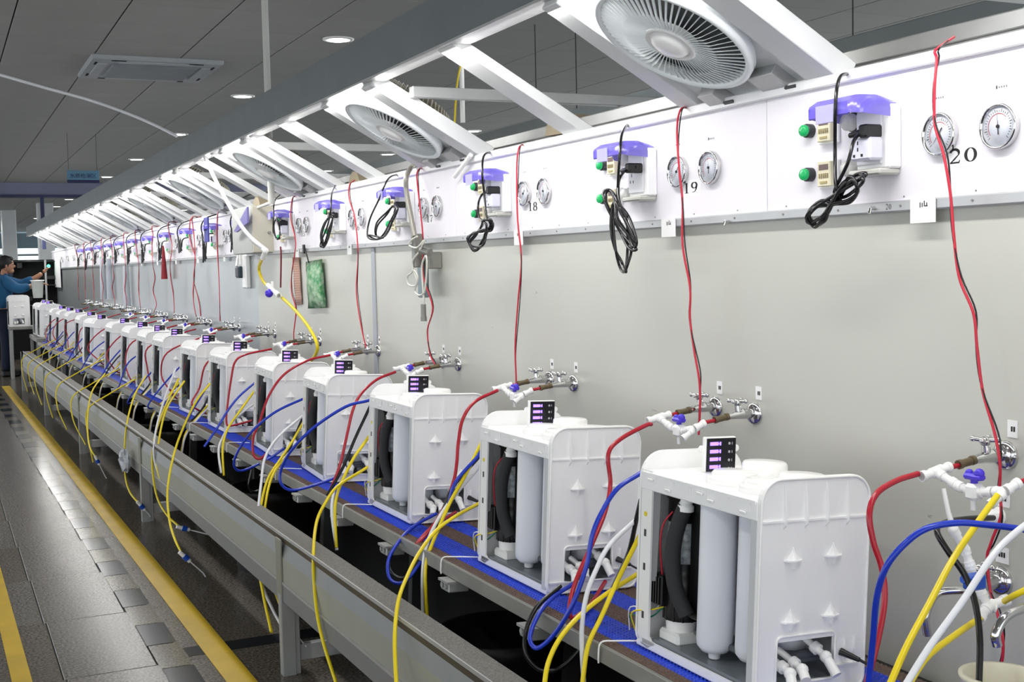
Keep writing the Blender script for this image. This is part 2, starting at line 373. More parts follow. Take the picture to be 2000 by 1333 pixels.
# hanging sign
sx0, sx1, sz0, sz1, sy = 1.32, 1.655, 2.463, 2.60, 14.0
t = thing('hanging_sign', 'blue hanging sign with dark lettering below the ceiling', 'sign', ((sx0+sx1)/2, sy, sz1))
wS = (sx1-sx0)/2
MB().rbox(-wS, wS, -0.006, 0.006, -0.137, 0, 0.001).build('sign_board', mat('sign_blue', (92, 140, 168), 0.35, var=0.06), t)
MB().box(-wS, wS, -0.008, -0.006, -0.137, -0.103).build('lower_band', mat('sign_navy', (22, 28, 78), 0.4, var=0.05), t)
for q in (-1, 1): MB().tube([(q*(wS-0.02), 0, 0), (q*(wS-0.02), 0, CZ-sz1)], 0.002, 6).build('hanging_wire', BLACK, t)
def text_obj(s, size, m, name='lettering', ext=0.0004, space=1.0):
    cu = bpy.data.curves.new(name, 'FONT'); cu.body = s; cu.size = size; cu.extrude = ext; cu.align_x = 'CENTER'; cu.align_y = 'CENTER'; cu.space_character = space
    tmp = bpy.data.objects.new('tmp', cu); C.objects.link(tmp)
    dg = bpy.context.evaluated_depsgraph_get(); me = bpy.data.meshes.new_from_object(tmp.evaluated_get(dg))
    bpy.data.objects.remove(tmp); me.materials.clear(); me.materials.append(m)
    o = bpy.data.objects.new(name, me); C.objects.link(o); return o
try:
    o = text_obj('水质检测区', 0.056, mat('sign_ink', (20, 34, 96), 0.5, var=0.05)); o.parent = t; o.location = (0, -0.0075, -0.062); o.rotation_euler = (math.pi/2, 0, 0)
except Exception as e: print('text', e)
# ================================================================ BEAM, SLATS, FANS
bm_ = thing('light_beam', 'long dark grey steel beam hanging above the line of purifiers', 'beam', (1.44, 0.6, 2.152))
MB().rbox(0, 0.055, 0, 22.2, 0.004, 0.16, 0.002).build('beam_body', BEAM, bm_)
MB().rbox(-0.004, 0.07, 0, 22.2, -0.004, 0.004, 0.001).build('lower_lip', ALU, bm_)
tw = MB()
for k in range(18):
    y = 0.1+1.22*k; tw.cyl((0.10, y, -0.013+0.02), (0.10, y+1.15, -0.013+0.02), 0.008, n=8)
    tw.box(0.056, 0.10, y+0.1, y+0.12, 0.0, 0.012).box(0.056, 0.10, y+1.0, y+1.02, 0.0, 0.012)
ANG = math.radians(29.5)
SD = Vector((math.cos(ANG), 0, -math.sin(ANG))); ND = Vector((-math.sin(ANG), 0, -math.cos(ANG)))  # down-slope, downward normal
def slope(o): # matrix with x = SD, y = Y, z = -ND (up)
    return Matrix(((SD.x, 0, -ND.x, o[0]), (0, 1, 0, o[1]), (SD.z, 0, -ND.z, o[2]), (0, 0, 0, 1)))
LS = 0.60
slat_me = MB().rbox(0.012, LS-0.03, -0.06, 0.06, 0.0, 0.035, 0.002).mesh('slat', SLAT)
# fan meshes (local: x down-slope, y along the line, z up away from viewer)
def fan_meshes():
    d = {}
    b = MB()
    b.box(-0.235, 0.28, -0.235, 0.235, 0.012, 0.02)
    d['ceiling_plate'] = b.mesh('mount_plate', SLAT)
    d['side_rail'] = MB().rbox(-0.235, 0.30, -0.325, -0.225, -0.012, 0.045, 0.002).mesh('side_rail', SLAT)
    d['side_rail2'] = MB().rbox(-0.235, 0.30, 0.225, 0.305, -0.012, 0.045, 0.002).mesh('side_rail', SLAT)
    ring = MB(); R0 = 0.2
    ring.lathe([(0.205, 0.012), (0.212, 0.0), (0.210, -0.022), (0.199, -0.028), (0.192, -0.02), (0.192, 0.0)], n=48, caps=False)
    d['outer_ring'] = ring.mesh('outer_ring', FANW)
    d['fan_recess'] = MB().lathe([(0.192, 0.011), (0.0001, 0.0105)], n=40).mesh('fan_recess', mat('fan_dark', (62, 66, 66), 0.6, var=0.1))
    g = MB()
    for k in range(66):
        a = 2*math.pi*k/66; c, s = math.cos(a), math.sin(a)
        p = [(0.062, -0.030), (0.125, -0.034), (0.194, -0.018)]
        tw_ = 0.0036
        vs = []
        for (r, z) in p:
            for sgn in (-1, 1):
                cx, cy = r*c-sgn*tw_*0.55*s*(0.5+r*3.0), r*s+sgn*tw_*0.55*c*(0.5+r*3.0)
                vs.append((cx, cy, z+sgn*0.0022)); vs.append((cx, cy, z+sgn*0.0022+0.002))
        g.add(vs, [(0, 2, 6, 4), (4, 6, 10, 8), (1, 5, 7, 3), (5, 9, 11, 7), (0, 4, 5, 1), (4, 8, 9, 5), (2, 3, 7, 6), (6, 7, 11, 10), (0, 1, 3, 2), (8, 10, 11, 9)])
    d['grille'] = g.mesh('grille', FANW)
    d['hub'] = MB().lathe([(0.068, -0.01), (0.07, -0.03), (0.062, -0.036), (0.055, -0.031), (0.05, -0.031), (0.046, -0.040), (0.03, -0.046), (0.0001, -0.048)], n=32).mesh('hub', WHITE2)
    d['motor'] = MB().lathe([(0.09, 0.02), (0.09, 0.09), (0.05, 0.11), (0.0001, 0.11)], n=20).mesh('motor', BLACK)
    cg = MB()
    for k in range(64):
        a = 2*math.pi*k/64; cg.tube([(0.205*math.cos(a), 0.205*math.sin(a), 0.02), (0.212*math.cos(a), 0.212*math.sin(a), 0.07), (0.19*math.cos(a), 0.19*math.sin(a), 0.115), (0.08*math.cos(a), 0.08*math.sin(a), 0.13)], 0.0028, 5)
    for r, z in ((0.207, 0.025), (0.212, 0.07), (0.08, 0.13)):
        cg.tube([(r*math.cos(2*math.pi*k/32), r*math.sin(2*math.pi*k/32), z) for k in range(32)], 0.003, 5, closed=True)
    d['guard_cage'] = cg.mesh('guard_cage', CAGE)
    d['bracket'] = MB().rbox(0.20, 0.275, -0.16, -0.06, -0.016, 0.014, 0.002).mesh('bracket', ALU)
    d['bracket2'] = MB().rbox(0.215, 0.285, 0.10, 0.17, -0.022, 0.012, 0.002).mesh('bracket', ALU)
    d['tape2'] = MB().box(0.255, 0.285, 0.06, 0.10, -0.026, -0.02).mesh('black_tape', mat('dark_tape', (70, 70, 70), 0.5, var=0.1))
    d['tape'] = MB().box(0.255, 0.285, -0.19, -0.15, -0.022, -0.016).mesh('black_tape', mat('dark_tape', (70, 70, 70), 0.5, var=0.1))
    return d
FM = fan_meshes()
fans = [0.52+2.015*k for k in range(11)]
for k, y in enumerate(fans):
    lab = ('round white fan in a white steel frame, %s' % ('above the camera' if k == 0 else ORD[k-1]+' largest' if k > 1 else 'largest, at the top right'))
    t = thing('wall_fan', lab, 'fan', (0, 0, 0), 'round fans between the slats')
    t.matrix_world = slope((1.66, y, 2.026))
    for nm in ('ceiling_plate', 'side_rail', 'side_rail2', 'outer_ring', 'fan_recess', 'grille', 'hub', 'motor', 'guard_cage', 'bracket', 'bracket2', 'tape', 'tape2'):
        if k > 6 and nm in ('bracket', 'bracket2', 'tape', 'tape2', 'motor'): continue
        inst(FM[nm], {'ceiling_plate': 'mount_plate', 'tape': 'black_tape', 'tape2': 'black_tape', 'side_rail2': 'side_rail', 'bracket2': 'bracket'}.get(nm, nm), t)
sl = []
for k in range(11):
    y = 1.48+2.015*k+0.02; sl.append(y)
for k, y in enumerate(sl):
    o = bpy.data.objects.new('slanted_slat', slat_me); C.objects.link(o); o.matrix_world = slope((1.445, y, 2.152))
    tag(o, 'white slanted steel slat from beam to wall top, %s between the fans' % ('nearest' if k == 0 else ORD[k]+' one'), 'slat', 'slanted slats')
# further back extra slats seen between the fans
for k in range(3, 10):
    for d in (0.5, -0.5):
        y = fans[k]+d*0.96+0.03
        if y > 22.6: continue
        o = bpy.data.objects.new('narrow_slat', MC.get('ns') or slat_me); C.objects.link(o); o.matrix_world = slope((1.445, y, 2.152))
        o.scale = (1, 0.45, 1)
        tag(o, 'narrow white slat beside the %s fan from the near end, on its %s side' % (ORD[k-1], 'far' if d > 0 else 'near'), 'slat', 'narrow slats')
# bars and rail behind the wall
for k in range(10):
    y = 2.19+2.01*k
    t = thing('cross_bar', 'pale steel cross bar behind the wall top, %s' % near(k), 'bar', (1.6, y, 2.09), 'cross bars behind the wall')
    MB().rbox(0, 1.5, -0.02, 0.02, 0, 0.04, 0.002).build('bar', ALU, t)
    MB().tube([(0.5, 0, -0.22), (0.95, 0, 0.02)], 0.018, 4, False).build('strut', SLAT, t); MB().tube([(1.45, 0, 0), (1.45, 0, -2.08)], 0.02, 4, False).build('post', SLAT, t)
o = MB().rbox(2.08, 2.12, 0.4, 23, 1.945, 1.985, 0.003).rbox(2.075, 2.125, 0.4, 23, 1.915, 1.942, 0.003).build('long_rail', ALU); tag(o, 'long pale aluminium rail running just behind the wall top', 'rail')
o = MB().rbox(2.95, 3.05, 0.4, 23, 2.09, 2.25, 0.003).build('rear_beam', BEAM); tag(o, 'second dark beam hanging behind the wall', 'beam')
# cardboard lumps on the wall top
for i, (u, v, k) in enumerate(((690, 352, -6.0), (500, 398, -7.6), (1085, 245, -3.9))):
    p = at(u, v, k)
    lump = MB().prism([(-0.09, -0.03), (-0.06, 0.02), (-0.01, 0.045), (0.06, 0.035), (0.1, -0.01), (0.07, -0.035)], lambda a, b, d: (p.x+d, p.y-a, p.z+b), 0.0, 0.12)
    o = lump.build('folded_cardboard', mat('cardboard', (150, 138, 116), 0.8, var=0.15)); tag(o, ['brown folded cardboard on the wall top beyond number 16', 'brown folded cardboard behind the grey electrical box', 'folded grey-brown wad on the wall top beside number 18'][i], 'cardboard')
# ================================================================ CONVEYOR, TROUGH
TILT = 0.054
def line_frame(x, y, z, tilt=TILT):   # origin + yaw + tilt
    return Matrix.Translation((x, y, z)) @ Matrix.Rotation(math.atan(-YW), 4, 'Z') @ Matrix.Rotation(tilt, 4, 'Y')
BY0, BY1 = -2.2, 14.0     # local y range (origin y = 3)
cv = thing('conveyor', 'long conveyor table with blue and brown plastic belt under the purifiers', 'conveyor')
cv.matrix_world = line_frame(1.335, 3.0, 0.600)
stripes = [(0.0, 0.034, 'brown'), (0.034, 0.130, 'blue'), (0.130, 0.205, 'brown'), (0.205, 0.285, 'blue'), (0.285, 0.355, 'brown'), (0.355, 0.45, 'blue'), (0.45, 0.5, 'brown')]
for a, b, c in stripes:
    MB().rbox(a, b, BY0, BY1, -0.014, -0.003, 0.001).build('belt_strip', BROWNB if c == 'brown' else BLUEB, cv)
nb = {'brown': MB(), 'blue': MB()}
for a, b, c in stripes:
    nx = max(1, int(round((b-a)/0.0125))); 
    for i in range(nx):
        x = a+(i+0.5)*(b-a)/nx
        j = 0; y = BY0+0.7
        while y < 6.0:
            yy = y+(0.0065 if i % 2 else 0); h = 0.0046
            nb[c].add([(x-h, yy, -0.0035), (x, yy-h, -0.0035), (x+h, yy, -0.0035), (x, yy+h, -0.0035), (x, yy, 0.0012)], [(0, 1, 4), (1, 2, 4), (2, 3, 4), (3, 0, 4)])
            y += 0.013
for c in nb:
    o = nb[c].build('belt_studs', BROWNB if c == 'brown' else BLUEB, cv); o['kind'] = 'stuff'
MB().rbox(-0.012, 0.0, BY0, BY1, -0.045, -0.004, 0.002).build('side_rail', ALUD, cv)
MB().rbox(-0.004, 0.5, BY0, BY1, -0.03, -0.016, 0.002).build('belt_bed', ALUD, cv)
for k in range(26):
    y = BY0+0.35+0.52*k
    b = MB().rbox(-0.035, 0.03, y-0.03, y+0.03, -0.078, -0.046, 0.003).box(-0.042, 0.0, y-0.035, y+0.035, -0.052, -0.045)
    b.cyl((-0.036, y-0.012, -0.062), (-0.040, y-0.012, -0.062), 0.008, n=10).cyl((-0.036, y+0.014, -0.062), (-0.040, y+0.014, -0.062), 0.008, n=10)
    b.build('bracket', ALU, cv)
for k in range(7):
    y = -1.0+2.6*k
    for q0_, q1_ in ((0.02, -0.58), (0.40, -0.55)): MB().rbox(q0_, q0_+0.04, y-0.02, y+0.02, q1_, -0.04, 0.002).build('leg', mat('leg_dark', (70, 72, 74), 0.5, 0.3, var=0.1), cv)
# white hook clips over the belt edge
for k in range(7):
    y = 2.36+0.93*k
    M = line_frame(1.335+dx(y), y, 0.6)
    pts = [(0.09, -0.02, 0.004), (0.02, 0.0, 0.006), (-0.014, 0.01, 0.003), (-0.018, 0.012, -0.03), (-0.016, 0.014, -0.045)]
    o = MB().tube([M @ p for p in bez([Vector(q) for q in pts], 4)], 0.0022, 6).build('wire_hook', WHITE2)
    tag(o, 'thin white wire hook over the belt edge, %s' % near(k), 'hook', 'white wire hooks')
# trough
TX = 1.06; TY0, TY1 = 0.8, 17.0
tr = thing('drain_trough', 'long grey metal drain trough standing in front of the belt', 'trough', (TX+dx(3.0)+0.04, 3.0, 0), rot=(0, 0, math.atan(-YW)))
def strip(poly, m, name, y0=-2.4, y1=13.4):
    return MB().prism(poly, lambda a, b, d: (a, d, b), y0, y1).build(name, m, tr)
FACE = mat('trough_pale_face', (158, 160, 148), 0.4, 0.1, var=0.06, scale=4); 
strip([(0, 0.512), (0.075, 0.512), (0.075, 0.504), (0, 0.504)], mat('trough_grainy_top', (126, 124, 118), 0.6, 0.1, rgb2=(92, 90, 84), scale=220), 'rim_top')
strip([(-0.004, 0.516), (0.0, 0.516), (0.0, 0.505), (-0.004, 0.505)], ALU, 'rim_edge')
strip([(-0.004, 0.505), (0.01, 0.505), (0.01, 0.484), (0.0, 0.484)], mat('brown_stain_strip', (88, 80, 66), 0.5, 0.1, var=0.25, scale=5), 'rust_strip')
strip([(0.0, 0.484), (0.01, 0.484), (0.01, 0.436), (-0.012, 0.436)], mat('trough_grey_band', (128, 131, 130), 0.4, 0.2, var=0.06), 'upper_band')
strip([(-0.012, 0.436), (0.01, 0.436), (0.01, 0.345), (-0.012, 0.345)], FACE, 'face_panel')
strip([(-0.016, 0.348), (0.01, 0.348), (0.01, 0.338), (-0.016, 0.338)], ALU, 'bead')
strip([(-0.014, 0.338), (0.02, 0.338), (0.02, 0.275), (-0.014, 0.275)], mat('trough_rail', (130, 133, 134), 0.4, 0.25, var=0.06), 'lower_rail')
strip([(0.01, 0.49), (0.02, 0.49), (0.03, 0.33), (0.12, 0.31), (0.12, 0.32), (0.04, 0.34)], ALUD, 'gutter')
POST = mat('post_alu', (168, 170, 168), 0.4, 0.3, var=0.05)
for k in range(5):
    y = 4.25+3.075*k-3.0
    MB().rbox(-0.018, 0.022, y-0.008, y+0.032, 0.0, 0.30, 0.002).rbox(0.0245, 0.045, y-0.008, y+0.032, 0.0, 0.30, 0.002).box(0.02, 0.026, y-0.004, y+0.028, 0.0, 0.30).rbox(-0.022, -0.014, y-0.006, y+0.028, 0.0, 0.30, 0.001).box(-0.02, 0.026, y-0.012, y-0.008, 0.0, 0.30).build('leg', POST, tr)
    MB().rbox(0.022, 0.30, y+0.0, y+0.03, 0.045, 0.105, 0.002).build('cross_member', POST, tr); MB().rbox(0.022, 0.30, y+0.0, y+0.03, 0.225, 0.275, 0.002).build('cross_member', POST, tr)
    MB().rbox(0.30, 0.34, y, y+0.04, 0.0, 0.28, 0.002).build('rear_leg', POST, tr)
    MB().rbox(-0.019, -0.0125, y-0.012, y+0.055, 0.27, 0.50, 0.001).build('splice_plate', mat('splice', (138, 138, 124), 0.5, var=0.1), tr)
# black backing sheet and tubs below the belt
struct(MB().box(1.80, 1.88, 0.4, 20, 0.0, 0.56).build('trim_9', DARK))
for k, (x, y, r, h) in enumerate([(1.50, 3.3, 0.2, 0.36), (1.47, 5.9, 0.24, 0.40), (1.46, 8.3, 0.24, 0.42), (1.45, 9.1, 0.22, 0.38), (1.43, 11.2, 0.22, 0.42), (1.42, 12.0, 0.22, 0.42), (1.52, 2.2, 0.2, 0.40)]):
    o = MB().lathe([(r*0.82, 0), (r*0.97, h-0.05), (r, h-0.04), (r, h), (r*0.93, h), (r*0.8, 0.03), (0.001, 0.03)], (x, y, 0), n=28).build('black_tub', mat('tub_black', (20, 21, 24), 0.5, var=0.15))
    tag(o, 'round black plastic tub under the belt, %s' % ['behind the nearest trough leg', 'largest one, beside the second trough leg', 'before the third trough leg', 'just past the third trough leg', 'behind the fourth trough leg', 'farthest one', 'nearest one at the bottom'][k], 'tub', 'black tubs under the belt')
# crumpled plastic bag on the second leg
p = at(243, 900, 1.03+dx(7)); bag = MB(); random.seed(3)
prof = []
vs = []; nn = 14
for k in range(9):
    for i in range(nn):
        th = math.pi*k/8; ph = 2*math.pi*i/nn; r = 0.055*(1+0.35*random.uniform(-1, 1))
        vs.append(p+Vector((0.5*r*math.sin(th)*math.cos(ph), 1.6*r*math.sin(th)*math.sin(ph), 1.1*r*math.cos(th))))
bag.add(vs, [(k*nn+i, k*nn+(i+1) % nn, (k+1)*nn+(i+1) % nn, (k+1)*nn+i) for k in range(8) for i in range(nn)])
o = bag.build('plastic_bag', mat('clear_film', (196, 202, 212), 0.2, var=0.1, alpha=0.65)); tag(o, 'crumpled clear plastic bag tied to the second trough leg', 'plastic bag')
# ================================================================ WATER PURIFIERS
def arch(w, h, rt, rb, n=8):
    pts = []
    for cx, cz, r, a0 in ((rb, rb, rb, 180), (w-rb, rb, rb, 270), (w-rt, h-rt, rt, 0), (rt, h-rt, rt, 90)):
        for i in range(n+1):
            a = math.radians(a0+90*i/n); pts.append((cx+r*math.cos(a), cz+r*math.sin(a)))
    return pts
W_, L_, H_ = 0.28, 0.44, 0.445
def purifier_parts():
    P = []   # (name, mesh, material, parent index or None, label)
    def add(name, mb, m, par=None, label=None):
        P.append((name, mb.mesh(name, m), par, label)); return len(P)-1
    fx = lambda a, b, d: (a, d, b)
    # front panel with a service window cut in it (x .05-.20, z .03-.127)
    a = arch(W_, H_, 0.05, 0.028); top = [p for p in a if p[1] > 0.116]; 
    b = MB()
    tl = [p for p in a if p[1] >= H_-0.051]
    b.prism([(0.0, 0.116), (W_, 0.116)]+tl, fx, 0, 0.010)
    b.box(0, 0.05, 0, 0.010, 0.03, 0.116).box(0.20, W_, 0, 0.010, 0.03, 0.116)
    lo = [p for p in a if p[1] <= 0.0281]
    b.prism([(0, 0.03)]+lo+[(W_, 0.03)], fx, 0, 0.010)
    f = add('front_panel', b, WHITE)
    rim = MB(); 
    outline = [Vector((x, -0.001, z)) for x, z in arch(W_-0.006, H_-0.006, 0.047, 0.025)]; outline = [o+Vector((0.003, 0, 0.003)) for o in outline]
    rim.tube(outline, 0.0032, 6, closed=True); 
    rim.tube([Vector((x+0.05, -0.001, z+0.03)) for x, z in arch(0.15, 0.097, 0.012, 0.006, 3)], 0.003, 6, closed=True)
    rim.box(0.008, 0.06, -0.006, 0, 0.030, 0.034).box(0.20, 0.262, -0.006, 0, 0.055, 0.058)
    add('raised_rim', rim, WHITE2, f)
    add('cross_rib', MB().box(0.005, W_-0.005, -0.0035, 0.0, 0.357, 0.361), WHITE, f)
    for q in (0.21, 0.40, 0.59, 0.78):
        rb = MB().add([(q*W_-0.0015, 0, 0.435), (q*W_-0.0015, -0.009, 0.37), (q*W_-0.0015, -0.009, 0.352), (q*W_-0.0015, 0, 0.343), (q*W_+0.0015, 0, 0.435), (q*W_+0.0015, -0.009, 0.37), (q*W_+0.0015, -0.009, 0.352), (q*W_+0.0015, 0, 0.343)],
               [(0, 1, 2, 3), (7, 6, 5, 4), (0, 4, 5, 1), (1, 5, 6, 2), (2, 6, 7, 3)])
        add('rib', rb, WHITE, f)
    for q in (0.80, 0.89): add('rib', MB().box(q*W_-0.001, q*W_+0.001, -0.005, 0, 0.06, 0.11), WHITE, f)
    for cx, cz in ((0.085, 0.280), (0.186, 0.283), (0.083, 0.156), (0.185, 0.161)):
        pg = MB().prism([(cx-0.023, 0), (cx-0.016, -0.010), (cx, -0.014), (cx+0.016, -0.010), (cx+0.023, 0)], lambda a, b, d: (a, b, d), cz-0.002, cz+0.001)
        pg.add([(cx-0.017, 0, cz), (cx-0.010, -0.006, cz), (cx+0.010, -0.006, cz), (cx+0.017, 0, cz), (cx, 0, cz+0.024)], [(0, 1, 4), (1, 2, 4), (2, 3, 4)], True)
        pg.add([(cx-0.0013, 0, cz+0.026), (cx-0.0013, -0.012, cz), (cx-0.0013, 0, cz-0.001), (cx+0.0013, 0, cz+0.026), (cx+0.0013, -0.012, cz), (cx+0.0013, 0, cz-0.001)], [(0, 1, 2), (5, 4, 3), (0, 3, 4, 1)])
        pg.add([(cx-0.0013, 0, cz), (cx-0.0013, -0.013, cz), (cx-0.0013, -0.008, cz-0.018), (cx-0.0013, 0, cz-0.018), (cx+0.0013, 0, cz), (cx+0.0013, -0.013, cz), (cx+0.0013, -0.008, cz-0.018), (cx+0.0013, 0, cz-0.018)], [(0, 1, 2, 3), (7, 6, 5, 4), (1, 5, 6, 2), (2, 6, 7, 3)])
        add('peg', pg, WHITE, f)
    # rear panel
    rp = MB().prism(arch(W_, H_, 0.06, 0.03), fx, L_-0.010, L_)
    r = add('rear_panel', rp, WHITE)
    st = MB().prism([(0.0, 0.03), (0.012, 0.008), (0.03, 0.004), (0.05, 0.02), (0.038, 0.022), (0.03, 0.03), (0.03, 0.405), (0.0, 0.405)], lambda a, b, d: (d, L_-0.01-0.034+a*1.13 if False else L_-0.008-(0.045*(a/0.03)), b), 0.0, 0.006)
    add('edge_flange', st, WHITE2, r)
    add('inner_plate', MB().prism([(0.0, 0.40), (0.058, 0.40), (0.045, 0.16), (0.0, 0.155)], lambda a, b, d: (0.004+0.05*a, L_-0.045-0.6*a, b), 0, 0.003), GREYPL, r)
    sl_ = MB()
    for z in (0.075, 0.185, 0.262, 0.372): sl_.box(-0.0008, 0.0, L_-0.034, L_-0.026, z-0.008, z+0.008)
    add('slot', sl_, mat('slot_dark', (60, 56, 60), 0.6), r)
    add('yellow_dot', MB().cyl((-0.0012, L_-0.030, 0.305), (0, L_-0.030, 0.305), 0.006, n=12), T_YEL, r)
    # deck + fascia + far side wall
    dk = MB().rbox(0.002, W_-0.004, 0.008, L_-0.008, 0.393, 0.402, 0.003)
    d = add('top_deck', dk, WHITE)
    add('side_fascia', MB().rbox(-0.001, 0.006, 0.008, L_-0.008, 0.360, 0.400, 0.002).box(-0.004, 0.0, 0.012, L_-0.012, 0.394, 0.400), WHITE, None)
    fi = len(P)-1
    for y in (0.03, 0.10, 0.17, 0.235, 0.30, 0.37): add('clip_rib', MB().box(-0.0045, -0.001, y-0.0012, y+0.0012, 0.378, 0.396), WHITE2, fi)
    for y, z in ((0.05, 0.372), (0.16, 0.376), (0.20, 0.385), (0.32, 0.372), (0.39, 0.385)): add('clip', MB().rbox(-0.006, -0.001, y-0.010, y+0.010, z-0.003, z+0.003, 0.001), WHITE2, fi)
    for (cx, cy, hh) in ((0.085, 0.085, 0.022), (0.09, 0.205, 0.022), (0.185, 0.10, 0.026), (0.18, 0.22, 0.036)):
        c = MB().lathe([(0.060, 0), (0.060, 0.012), (0.056, 0.016), (0.050, 0.016), (0.049, hh), (0.045, hh+0.005), (0.0001, hh+0.0065)], (cx, cy, 0.402), n=26)
        c.rbox(cx-0.046, cx+0.046, cy-0.012, cy+0.012, 0.402, 0.402+hh+0.004, 0.003)
        add('filter_cap', c, WHITE2, d)
    add('back_side', MB().rbox(W_-0.006, W_, 0.01, L_-0.01, 0.02, 0.40, 0.002), WHITE, None)
    # base
    bs = MB().rbox(0.0, W_, 0.004, L_-0.004, 0.0, 0.014, 0.003).box(0, 0.004, 0.01, L_-0.03, 0.012, 0.022)
    b0 = add('base', bs, WHITE)
    add('smoky_tray', MB().rbox(0.008, W_-0.01, 0.02, L_-0.05, 0.014, 0.026, 0.005), TRAYM, b0)
    add('edge_post', MB().box(-0.001, 0.008, 0.008, 0.026, 0.012, 0.362), GREYPL, None)
    # cartridges
    for cx, cy in ((0.052, 0.205), (0.088, 0.118), (0.150, 0.205), (0.180, 0.118), (0.078, 0.055), (0.165, 0.055)):
        zz = 0.085 if cy < 0.06 else 0.0
        add('filter_cartridge', MB().lathe([(0.012, 0.028), (0.014, 0.042), (0.028, 0.044), (0.038, 0.056), (0.0395, 0.07), (0.0395, 0.385-zz), (0.030, 0.395-zz)], (cx, cy, zz), n=28), FILTER, None)
    # pump
    cx, cy = 0.066, 0.352
    pm = MB().lathe([(0.040, 0.075), (0.042, 0.09), (0.040, 0.15), (0.040, 0.17), (0.036, 0.175), (0.036, 0.19)], (cx, cy, 0), n=20)
    for k in range(12):
        a = 2*math.pi*k/12; pm.box(cx+0.040*math.cos(a)-0.002, cx+0.040*math.cos(a)+0.002, cy+0.040*math.sin(a)-0.002, cy+0.040*math.sin(a)+0.002, 0.075, 0.125)
    pm.lathe([(0.037, 0.19), (0.037, 0.345), (0.041, 0.348), (0.042, 0.365), (0.0001, 0.37)], (cx, cy, 0), n=24)
    pm.rbox(0.05, 0.07, 0.262, 0.305, 0.09, 0.37, 0.003)
    pp = add('pump', pm, BLACK)
    add('pump_label', MB().lathe([(0.0375, 0.205), (0.0378, 0.2055), (0.0378, 0.295), (0.0375, 0.2955)], (cx, cy, 0), n=24), mat('pump_label_white', (190, 198, 202), 0.4, rgb2=(120, 124, 128), scale=60), pp)
    add('pump_foot', MB().rbox(0.03, 0.105, 0.312, 0.39, 0.022, 0.05, 0.006).lathe([(0.034, 0.05), (0.036, 0.076)], (cx, cy, 0), n=20), WHITE2, pp)
    bk = MB().rbox(0.01, 0.035, 0.352, 0.394, 0.105, 0.175, 0.003)
    for k in range(4): bk.box(0.006, 0.01, 0.357+0.01*k, 0.361+0.01*k, 0.11, 0.17)
    add('terminal_block', bk, BLACK, pp)
    add('foam_hose', MB().tube(bez([(0.035, 0.305, 0.340), (0.024, 0.318, 0.29), (0.018, 0.324, 0.23), (0.02, 0.314, 0.16), (0.035, 0.288, 0.10)], 6), 0.0175, 14), RUBBER, None)
    add('hose_elbow', MB().tube(bez([(0.035, 0.305, 0.328), (0.036, 0.302, 0.352), (0.045, 0.285, 0.375), (0.065, 0.26, 0.385)], 4), [0.0185]*3+[0.014]*20, 12), WHITE2, None)
    P[-1] = (P[-1][0], P[-1][1], None, None)
    add('red_lead', MB().tube(bez([(0.035, 0.345, 0.325), (0.015, 0.36, 0.29), (0.012, 0.365, 0.24), (0.02, 0.366, 0.175)], 5), 0.0022, 6), W_RED, pp)
    add('coloured_wires', MB().tube(bez([(0.03, 0.37, 0.10), (0.01, 0.39, 0.09), (-0.004, 0.45, 0.07), (0.02, 0.47, 0.02)], 5), 0.002, 5), T_YEL, pp)
    add('coloured_wires', MB().tube(bez([(0.03, 0.37, 0.10), (0.012, 0.40, 0.07), (0.0, 0.465, 0.06), (0.03, 0.475, 0.015)], 5), 0.002, 5), W_GREEN, pp)
    add('coloured_wires', MB().tube(bez([(0.03, 0.37, 0.12), (0.02, 0.40, 0.085), (-0.002, 0.46, 0.08), (0.01, 0.48, 0.02)], 5), 0.0017, 5), T_WHITE, pp)
    # fittings in the window
    for (p0, p1, p2) in (((0.075, 0.06, 0.075), (0.078, -0.012, 0.055), (0.07, -0.030, 0.036)), ((0.105, 0.06, 0.080), (0.108, -0.012, 0.060), (0.100, -0.034, 0.045)), ((0.165, 0.08, 0.11), (0.178, 0.0, 0.075), (0.182, -0.03, 0.045))):
        fb = MB().cyl(p0, p1, 0.0075, n=12).ball(p1, 0.013).cyl(p1, p2, 0.0105, n=12)
        q = Vector(p1).lerp(Vector(p0), 0.25); q2 = Vector(p1).lerp(Vector(p0), 0.4); fb.cyl(q, q2, 0.013, n=14)
        add('quick_fitting', fb, WHITE2, None)
    add('power_jack', MB().cyl((0.215, 0.0, 0.082), (0.235, -0.035, 0.072), 0.008, 0.005, n=10).cyl((0.235, -0.035, 0.072), (0.252, -0.05, 0.062), 0.003, n=8), BLACK, None)
    add('pipework', MB().tube([(0.06, 0.05, 0.06), (0.20, 0.05, 0.07)], 0.01, 8).rbox(0.06, 0.2, 0.04, 0.30, 0.052, 0.066, 0.004), mat('pipe_grey', (92, 98, 104), 0.4, var=0.15), None)
    # display
    ds = MB().rbox(0.115, 0.200, 0.352, 0.364, 0.402, 0.482, 0.002).cyl((0.111, 0.356, 0.455), (0.111, 0.362, 0.455), 0.008, n=10).cyl((0.204, 0.356, 0.455), (0.204, 0.362, 0.455), 0.008, n=10)
    D = add('display_board', ds, WHITE2)
    add('screen', MB().box(0.119, 0.198, 0.350, 0.353, 0.404, 0.479), SCREEN, D)
    for k in range(4):
        z = 0.467-0.0175*k
        add('light_bar', MB().box(0.127, 0.150, 0.3492, 0.3502, z-0.004, z+0.004).box(0.150, 0.153, 0.3499, 0.3502, z-0.001, z+0.001).box(0.153, 0.157, 0.3492, 0.3502, z-0.004, z+0.004), LEDV, D)
    ic = MB()
    for k in range(4):
        z = 0.467-0.019*k; ic.cyl((0.180, 0.350, z), (0.180, 0.3493, z), 0.0032, n=8).box(0.187, 0.1885, 0.3493, 0.35, z-0.003, z+0.003)
